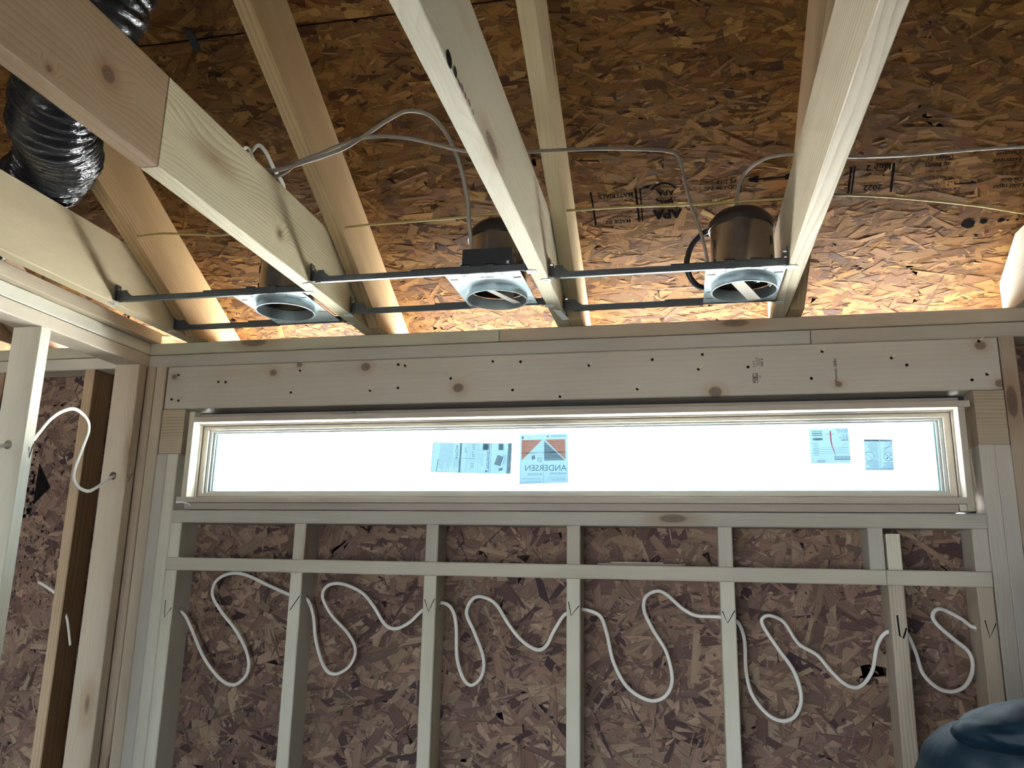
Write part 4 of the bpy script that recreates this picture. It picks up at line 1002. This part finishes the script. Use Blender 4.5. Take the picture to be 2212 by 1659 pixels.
# ------------------------------------------------------------------ cables
def cable(name, pts, label, mat, rx=.0034, ry=None, group=None, n=10, steps=8, side=None):
    o = tube(name, pts, rx, mat, None, ry, n, steps, side); return tag(o, label, 'cable', group)
W = [[(-1.187, 1.622), (-1.158, 1.592), (-1.093, 1.495), (-1.026, 1.435), (-.98, 1.424), (-.949, 1.455), (-.955, 1.506), (-.995, 1.57), (-1.05, 1.629), (-1.081, 1.675), (-1.075, 1.716), (-1.036, 1.738), (-.982, 1.735), (-.903, 1.706), (-.829, 1.681)],
     [(-.773, 1.667), (-.755, 1.624), (-.741, 1.553), (-.708, 1.484), (-.672, 1.466), (-.63, 1.488), (-.616, 1.532), (-.643, 1.576), (-.697, 1.626), (-.727, 1.677), (-.711, 1.71), (-.667, 1.716), (-.608, 1.693), (-.57, 1.655), (-.532, 1.607), (-.497, 1.596), (-.456, 1.614), (-.418, 1.649)],
     [(-.362, 1.67), (-.334, 1.655), (-.318, 1.612), (-.312, 1.525), (-.294, 1.471), (-.27, 1.453), (-.242, 1.479), (-.238, 1.528), (-.265, 1.595), (-.289, 1.644), (-.275, 1.682), (-.248, 1.69), (-.207, 1.671), (-.166, 1.616), (-.127, 1.575), (-.087, 1.554), (-.062, 1.565), (-.043, 1.602), (-.012, 1.648)],
     [(.04, 1.664), (.084, 1.649), (.102, 1.607), (.12, 1.53), (.157, 1.468), (.211, 1.439), (.253, 1.449), (.274, 1.49), (.261, 1.559), (.226, 1.617), (.205, 1.664), (.209, 1.7), (.238, 1.717), (.265, 1.708), (.306, 1.673), (.342, 1.656), (.395, 1.655)],
     [(.447, 1.642), (.462, 1.601), (.463, 1.521), (.475, 1.465), (.508, 1.422), (.546, 1.406), (.58, 1.421), (.596, 1.466), (.581, 1.526), (.544, 1.581), (.509, 1.638), (.513, 1.658), (.534, 1.661), (.565, 1.645), (.596, 1.595), (.64, 1.568), (.671, 1.53), (.707, 1.498), (.74, 1.497), (.77, 1.534), (.786, 1.596), (.806, 1.628)],
     [(.858, 1.626), (.876, 1.583), (.888, 1.534), (.917, 1.502), (.948, 1.495), (.981, 1.511), (1.002, 1.549), (.999, 1.587), (.965, 1.619), (.931, 1.651), (.92, 1.67), (.929, 1.687), (.95, 1.688), (.991, 1.666), (1.010, 1.650)]]
HOLES = [1.625, 1.674, 1.660, 1.656, 1.650, 1.630, 1.645]
SX = [-1.2222, -.8125, -.4052, -.0005, .4035, .8135, 1.0165]
run = [(-1.2075, HOLES[0])]
for i, seg in enumerate(W):
    run += seg
    if i < 6: run.append((SX[i + 1] + .0186, HOLES[i + 1]))
run.append((1.0455, 1.646))
rnd_ = random.Random(2)
cable('wall_cable', [(x, .046 if k in (0, len(run) - 1) else .046 + .006 * math.sin(k * 1.1), z) for k, (x, z) in enumerate(run)], 'long white cable snaking through holes in the studs under the window', CABLE_W, .0034, .0050, n=12, steps=9, side=(0, 1, 0))
lw = [(-1.41, -.62, 2.00), (-1.41, -.50, 2.045), (-1.41, -.458, 2.0595), (-1.41, -.42, 2.062), (-1.41, -.379, 2.083), (-1.41, -.363, 2.103), (-1.41, -.325, 2.153), (-1.41, -.279, 2.186), (-1.41, -.235, 2.197), (-1.41, -.187, 2.178), (-1.41, -.173, 2.146), (-1.41, -.187, 2.095), (-1.41, -.206, 2.031), (-1.41, -.205, 1.998), (-1.41, -.183, 1.977), (-1.41, -.143, 1.969), (-1.41, -.106, 1.985), (-1.41, -.052, 2.019), (-1.41, -.030, 2.026), (-1.41, -.012, 2.026)]
cable('wall_cable', lw, 'white cable looping between two studs of the left partition', CABLE_W, .0026, .0052, n=12, side=(1, 0, 0))
cable('wall_cable', [(-1.50, -.02, 1.52), (-1.56, .02, 1.60), (-1.62, .04, 1.66), (-1.70, .045, 1.70)], 'short white cable end poking from the side room wall', CABLE_W, .0026, .0048, side=(0, 1, 0))
A_ = [(-.186, -.411, 2.505), (-.186, -.412, 2.561), (-.188, -.43, 2.608), (-.191, -.45, 2.674), (-.208, -.5, 2.762), (-.245, -.56, 2.822), (-.296, -.6, 2.826), (-.339, -.62, 2.796), (-.38, -.63, 2.762), (-.437, -.65, 2.712), (-.523, -.67, 2.674), (-.578, -.68, 2.656), (-.61, -.69, 2.653)]
A_[0] = (-.186, -.411, 2.536)
cable('attic_cable', A_, 'grey cable arching from the black junction box up over the joist', CABLE_G, .0028, .0052, n=12, side=(0, 1, 0))
B_ = [(-.612, -.655, 2.650), (-.58, -.652, 2.662), (-.547, -.645, 2.692), (-.495, -.64, 2.712), (-.443, -.634, 2.735), (-.379, -.625, 2.752), (-.298, -.6, 2.755), (-.167, -.58, 2.721), (-.101, -.575, 2.713), (-.019, -.57, 2.709), (.141, -.52, 2.729), (.257, -.46, 2.749), (.311, -.43, 2.754), (.33, -.42, 2.737), (.342, -.38, 2.695), (.357, -.34, 2.645), (.374, -.315, 2.60), (.385, -.30, 2.56), (.391, -.285, 2.52)]
cable('attic_cable', B_, 'grey cable strung across the joists down to the brown can', CABLE_G, .0028, .0050, n=12, side=(0, 1, 0))
C_ = [(.466, -.275, 2.664), (.467, -.292, 2.682), (.470, -.312, 2.698), (.478, -.34, 2.716), (.501, -.38, 2.726), (.534, -.42, 2.723), (.571, -.46, 2.706), (.60, -.485, 2.69), (.66, -.50, 2.67), (.80, -.50, 2.66), (1.0, -.5, 2.66), (1.195, -.5, 2.65)]
cable('attic_cable', C_, 'grey cable curving from the top of the brown can over the next joist', CABLE_G, .0026, .0046, n=12, side=(0, 1, 0))
D_ = [(-.617, -.738, 2.6495), (-.633, -.73, 2.660), (-.628, -.71, 2.697), (-.621, -.70, 2.711), (-.614, -.68, 2.703), (-.613, -.64, 2.682), (-.618, -.58, 2.668), (-.640, -.53, 2.640), (-.650, -.47, 2.58), (-.70, -.40, 2.56), (-.73, -.36, 2.60)]
cable('attic_cable', D_, 'white cable bent over the top of the finger-jointed joist', CABLE_W, .0024, .0046, n=12, side=(1, 0, 0))
E_ = [(-.622, -.742, 2.6495), (-.642, -.735, 2.665), (-.644, -.722, 2.693), (-.632, -.722, 2.692), (-.622, -.705, 2.664), (-.612, -.69, 2.6495)]
cable('attic_cable', E_, 'small white cable loop standing on the finger-jointed joist', CABLE_W, .0022, .0042, n=12, side=(1, 0, 0))
stp = MB().box(-.556, -.548, -.672, -.652, 2.664, 2.668)
Y_ = [(-1.225, -.372, 2.648), (-1.217, -.375, 2.652), (-1.155, -.388, 2.655), (-1.078, -.395, 2.655), (-1.002, -.379, 2.655), (-.921, -.35, 2.660), (-.812, -.350, 2.670), (-.743, -.352, 2.672), (-.685, -.353, 2.664), (-.613, -.353, 2.651), (-.494, -.355, 2.656), (-.37, -.363, 2.653), (-.234, -.371, 2.651), (-.171, -.377, 2.651), (-.087, -.371, 2.651), (-.012, -.366, 2.651), (.193, -.355, 2.655), (.363, -.345, 2.653), (.57, -.343, 2.652), (.623, -.345, 2.652), (.698, -.339, 2.654), (.796, -.313, 2.655), (.909, -.273, 2.655), (1.038, -.221, 2.655), (1.20, -.15, 2.651), (1.35, -.12, 2.651), (1.80, -.12, 2.651)]
cable('attic_cable', Y_, 'thin yellow cable lying across the tops of the joists', CABLE_Y, .0036, .0032, n=10, side=(0, 1, 0))

# shims lying on the blocking
for (x0, x1, z, t, tint, lab) in ((.082, .315, 1.7845, .004, (.75, .68, .66, 1), 'longer thin wood shim lying on the wall blocking'), (.117, .258, 1.789, .0035, (.9, .82, .8, 1), 'shorter thin wood shim lying on top of the other shim')):
    o = board('wood_shim', (x0, x1), (.020, .055), (z, z + t), 'x', JAMB, None, tint, ch=.0006); tag(o, lab, 'shim')

# ------------------------------------------------------------------ person in a navy jacket, back to the camera
def person():
    root_lab = 'person in a dark navy jacket standing with the back to us near the wall'
    bm = bmesh.new(); sl = bm.verts.layers.skin.verify()
    V = {}
    def vt(n, p, r):
        x = bm.verts.new(p); x[sl].radius = r if isinstance(r, tuple) else (r, r); V[n] = x; return x
    def ed(*ns):
        for a, b in zip(ns[:-1], ns[1:]): bm.edges.new((V[a], V[b]))
    X, Y = .962, -.76
    vt('pel', (X, Y, 1.02), (.155, .11)); vt('waist', (X, Y + .005, 1.16), (.150, .105)); vt('rib', (X, Y + .01, 1.30), (.165, .115)); vt('chest', (X, Y + .01, 1.42), (.170, .115)); vt('neckb', (X, Y + .015, 1.535), (.085, .075)); vt('neck', (X, Y + .03, 1.60), (.060, .060))
    ed('pel', 'waist', 'rib', 'chest', 'neckb', 'neck')
    for s, n in ((-1, 'l'), (1, 'r')):
        vt(n + 'clav', (X + s * .105, Y + .005, 1.500), (.075, .080)); vt(n + 'sh', (X + s * .205, Y + .005, 1.495), (.082, .084)); vt(n + 'ua', (X + s * .262, Y + .03, 1.40), (.066, .068)); vt(n + 'el', (X + s * .275, Y + .07, 1.21), (.052, .054))
        vt(n + 'fa', (X + s * .24, Y + .19, 1.13), (.045, .046)); vt(n + 'wr', (X + s * .195, Y + .30, 1.09), (.033, .030)); vt(n + 'pm', (X + s * .175, Y + .355, 1.075), (.030, .019)); vt(n + 'kn', (X + s * .165, Y + .395, 1.065), (.034, .014))
        ed('chest', n + 'clav', n + 'sh', n + 'ua', n + 'el', n + 'fa', n + 'wr', n + 'pm', n + 'kn')
        for k, (o, ln) in enumerate(((-.030, .062), (-.010, .074), (.011, .070), (.031, .055))):
            b = Vector((X + s * .165 + o, Y + .402, 1.064)); vt(f'{n}f{k}a', b, .0092); vt(f'{n}f{k}b', b + Vector((-.2 * s * ln, .55 * ln, -.12 * ln)), .0085); vt(f'{n}f{k}c', b + Vector((-.35 * s * ln, .85 * ln, -.55 * ln)), .0078)
            ed(n + 'kn', f'{n}f{k}a', f'{n}f{k}b', f'{n}f{k}c')
        b = Vector((X + s * .150, Y + .345, 1.085)); vt(n + 'ta', b + Vector((-s * .018, .01, .006)), .0105); vt(n + 'tb', b + Vector((-s * .042, .040, .004)), .0098); vt(n + 'tc', b + Vector((-s * .050, .064, -.006)), .0085)
        ed(n + 'pm', n + 'ta', n + 'tb', n + 'tc')
        vt(n + 'hip', (X + s * .085, Y, .95), (.092, .095)); vt(n + 'th', (X + s * .10, Y + .005, .74), (.083, .088)); vt(n + 'kne', (X + s * .105, Y + .012, .51), (.058, .062)); vt(n + 'cal', (X + s * .11, Y - .01, .36), (.057, .062)); vt(n + 'ank', (X + s * .11, Y, .11), (.042, .045))
        vt(n + 'heel', (X + s * .11, Y - .03, .052), (.043, .045)); vt(n + 'ball', (X + s * .12, Y + .12, .042), (.048, .036)); vt(n + 'toe', (X + s * .122, Y + .19, .036), (.040, .028))
        ed('pel', n + 'hip', n + 'th', n + 'kne', n + 'cal', n + 'ank', n + 'heel'); ed(n + 'ank', n + 'ball', n + 'toe')
    vt('skull0', (X + .002, Y + .045, 1.665), (.066, .078)); vt('skull1', (X + .004, Y + .045, 1.745), (.077, .096)); vt('skull2', (X + .005, Y + .030, 1.815), (.070, .086))
    ed('neck', 'skull0', 'skull1', 'skull2')
    V['pel'][sl].use_root = True
    me = bpy.data.meshes.new('person'); bm.to_mesh(me); bm.free()
    o = bpy.data.objects.new('person', me); COL.objects.link(o)
    sk = o.modifiers.new('skin', 'SKIN'); sk.use_smooth_shade = True
    sb = o.modifiers.new('sub', 'SUBSURF'); sb.levels = 3; sb.render_levels = 3
    bpy.context.view_layer.update(); dg = bpy.context.evaluated_depsgraph_get()
    m2 = bpy.data.meshes.new_from_object(o.evaluated_get(dg), depsgraph=dg); o.modifiers.clear(); o.data = m2; m2.name = 'person'
    for m in (JACKET, SKIN, TROUSER, BOOT, HAIR): m2.materials.append(m)
    from mathutils import noise as nz
    m2.update()
    nor = [v_.normal.copy() for v_ in m2.vertices]
    for v_, n_ in zip(m2.vertices, nor):
        c = v_.co
        if 1.0 < c.z < 1.60 and c.y < Y + .27:          # cloth folds
            a = abs(nz.noise(Vector((c.x * 9 + 3, c.y * 8, c.z * 13 + c.x * 8)))); b = nz.noise(Vector((c.x * 26, c.y * 26, c.z * 30)))
            v_.co = c + n_ * (.034 * (.32 - a) + .005 * b)
        elif c.z < .95: v_.co = c + n_ * (.004 * nz.noise(c * 16))
    for p in m2.polygons:
        c = p.center; p.use_smooth = True
        if c.z < .115: p.material_index = 3
        elif c.z < 1.0 and c.y < Y + .25: p.material_index = 2
        elif c.y > Y + .30 and c.z < 1.3: p.material_index = 1
        elif c.z > 1.578: p.material_index = 4 if (c.z > 1.775 or (c.z > 1.66 and c.y < Y + .055)) else 1
        else: p.material_index = 0
    tag(o, root_lab, 'person')
    # face
    fx, fy, fz = X + .004, Y + .045, 1.745
    MB().add([(fx - .013, fy + .088, fz - .030), (fx + .013, fy + .088, fz - .030), (fx, fy + .118, fz - .028), (fx - .006, fy + .090, fz + .010), (fx + .006, fy + .090, fz + .010), (fx, fy + .085, fz - .04)], [(0, 2, 3), (2, 1, 4), (3, 2, 4), (0, 5, 2), (5, 1, 2), (0, 3, 4, 1), (0, 1, 5)]).build('nose', SKIN, o, smooth=True)
    for s in (-1, 1):
        e = bmesh.new(); bmesh.ops.create_uvsphere(e, u_segments=12, v_segments=8, radius=.0115); me2 = bpy.data.meshes.new('eye'); e.to_mesh(me2); e.free(); me2.materials.append(PAPER)
        share('eye', me2, o, Matrix.Translation((fx + s * .030, fy + .082, fz + .004)))
        e = bmesh.new(); bmesh.ops.create_uvsphere(e, u_segments=12, v_segments=8, radius=.026); bmesh.ops.scale(e, vec=(.32, .7, 1.15), verts=e.verts); me2 = bpy.data.meshes.new('ear'); e.to_mesh(me2); e.free(); me2.materials.append(SKIN)
        share('ear', me2, o, Matrix.Translation((fx + s * .079, fy - .005, fz - .012)))
    MB().box(fx - .024, fx + .024, fy + .080, fy + .091, fz - .058, fz - .050).build('mouth', plain('lips', (.42, .18, .15, 1), .5), o)
    # hood lying over the shoulders
    e = bmesh.new(); bmesh.ops.create_uvsphere(e, u_segments=64, v_segments=36, radius=1.0)
    for q in e.verts:
        c = q.co.copy(); r_ = 1 + .10 * (.3 - abs(nz.noise(Vector((c.x * 2.4 + 1, c.y * 1.6, c.z * 1.8 + c.x * 1.5))))) + .05 * (.28 - abs(nz.noise(Vector((c.x * 5.5, c.y * 3, c.z * 4 + c.x * 3))))) + .012 * nz.noise(c * 9)
        q.co = Vector((X - .055 + c.x * .198 * r_, Y - .040 + c.y * .100 * r_, 1.553 + c.z * .042 * r_ - .014 * (c.x ** 2) + .004 * c.x))
    me2 = bpy.data.meshes.new('hood'); e.to_mesh(me2); e.free(); me2.materials.append(JACKET)
    for p in me2.polygons: p.use_smooth = True
    share('hood', me2, o)
    # collar roll
    cp = [(X + .086 * math.cos(t), Y + .022 + .080 * math.sin(t), 1.577 + .012 * math.cos(2 * t)) for t in [i * 2 * PI / 12 for i in range(13)]]
    tube('collar', cp, .020, JACKET, o, n=10)
    return o
person()
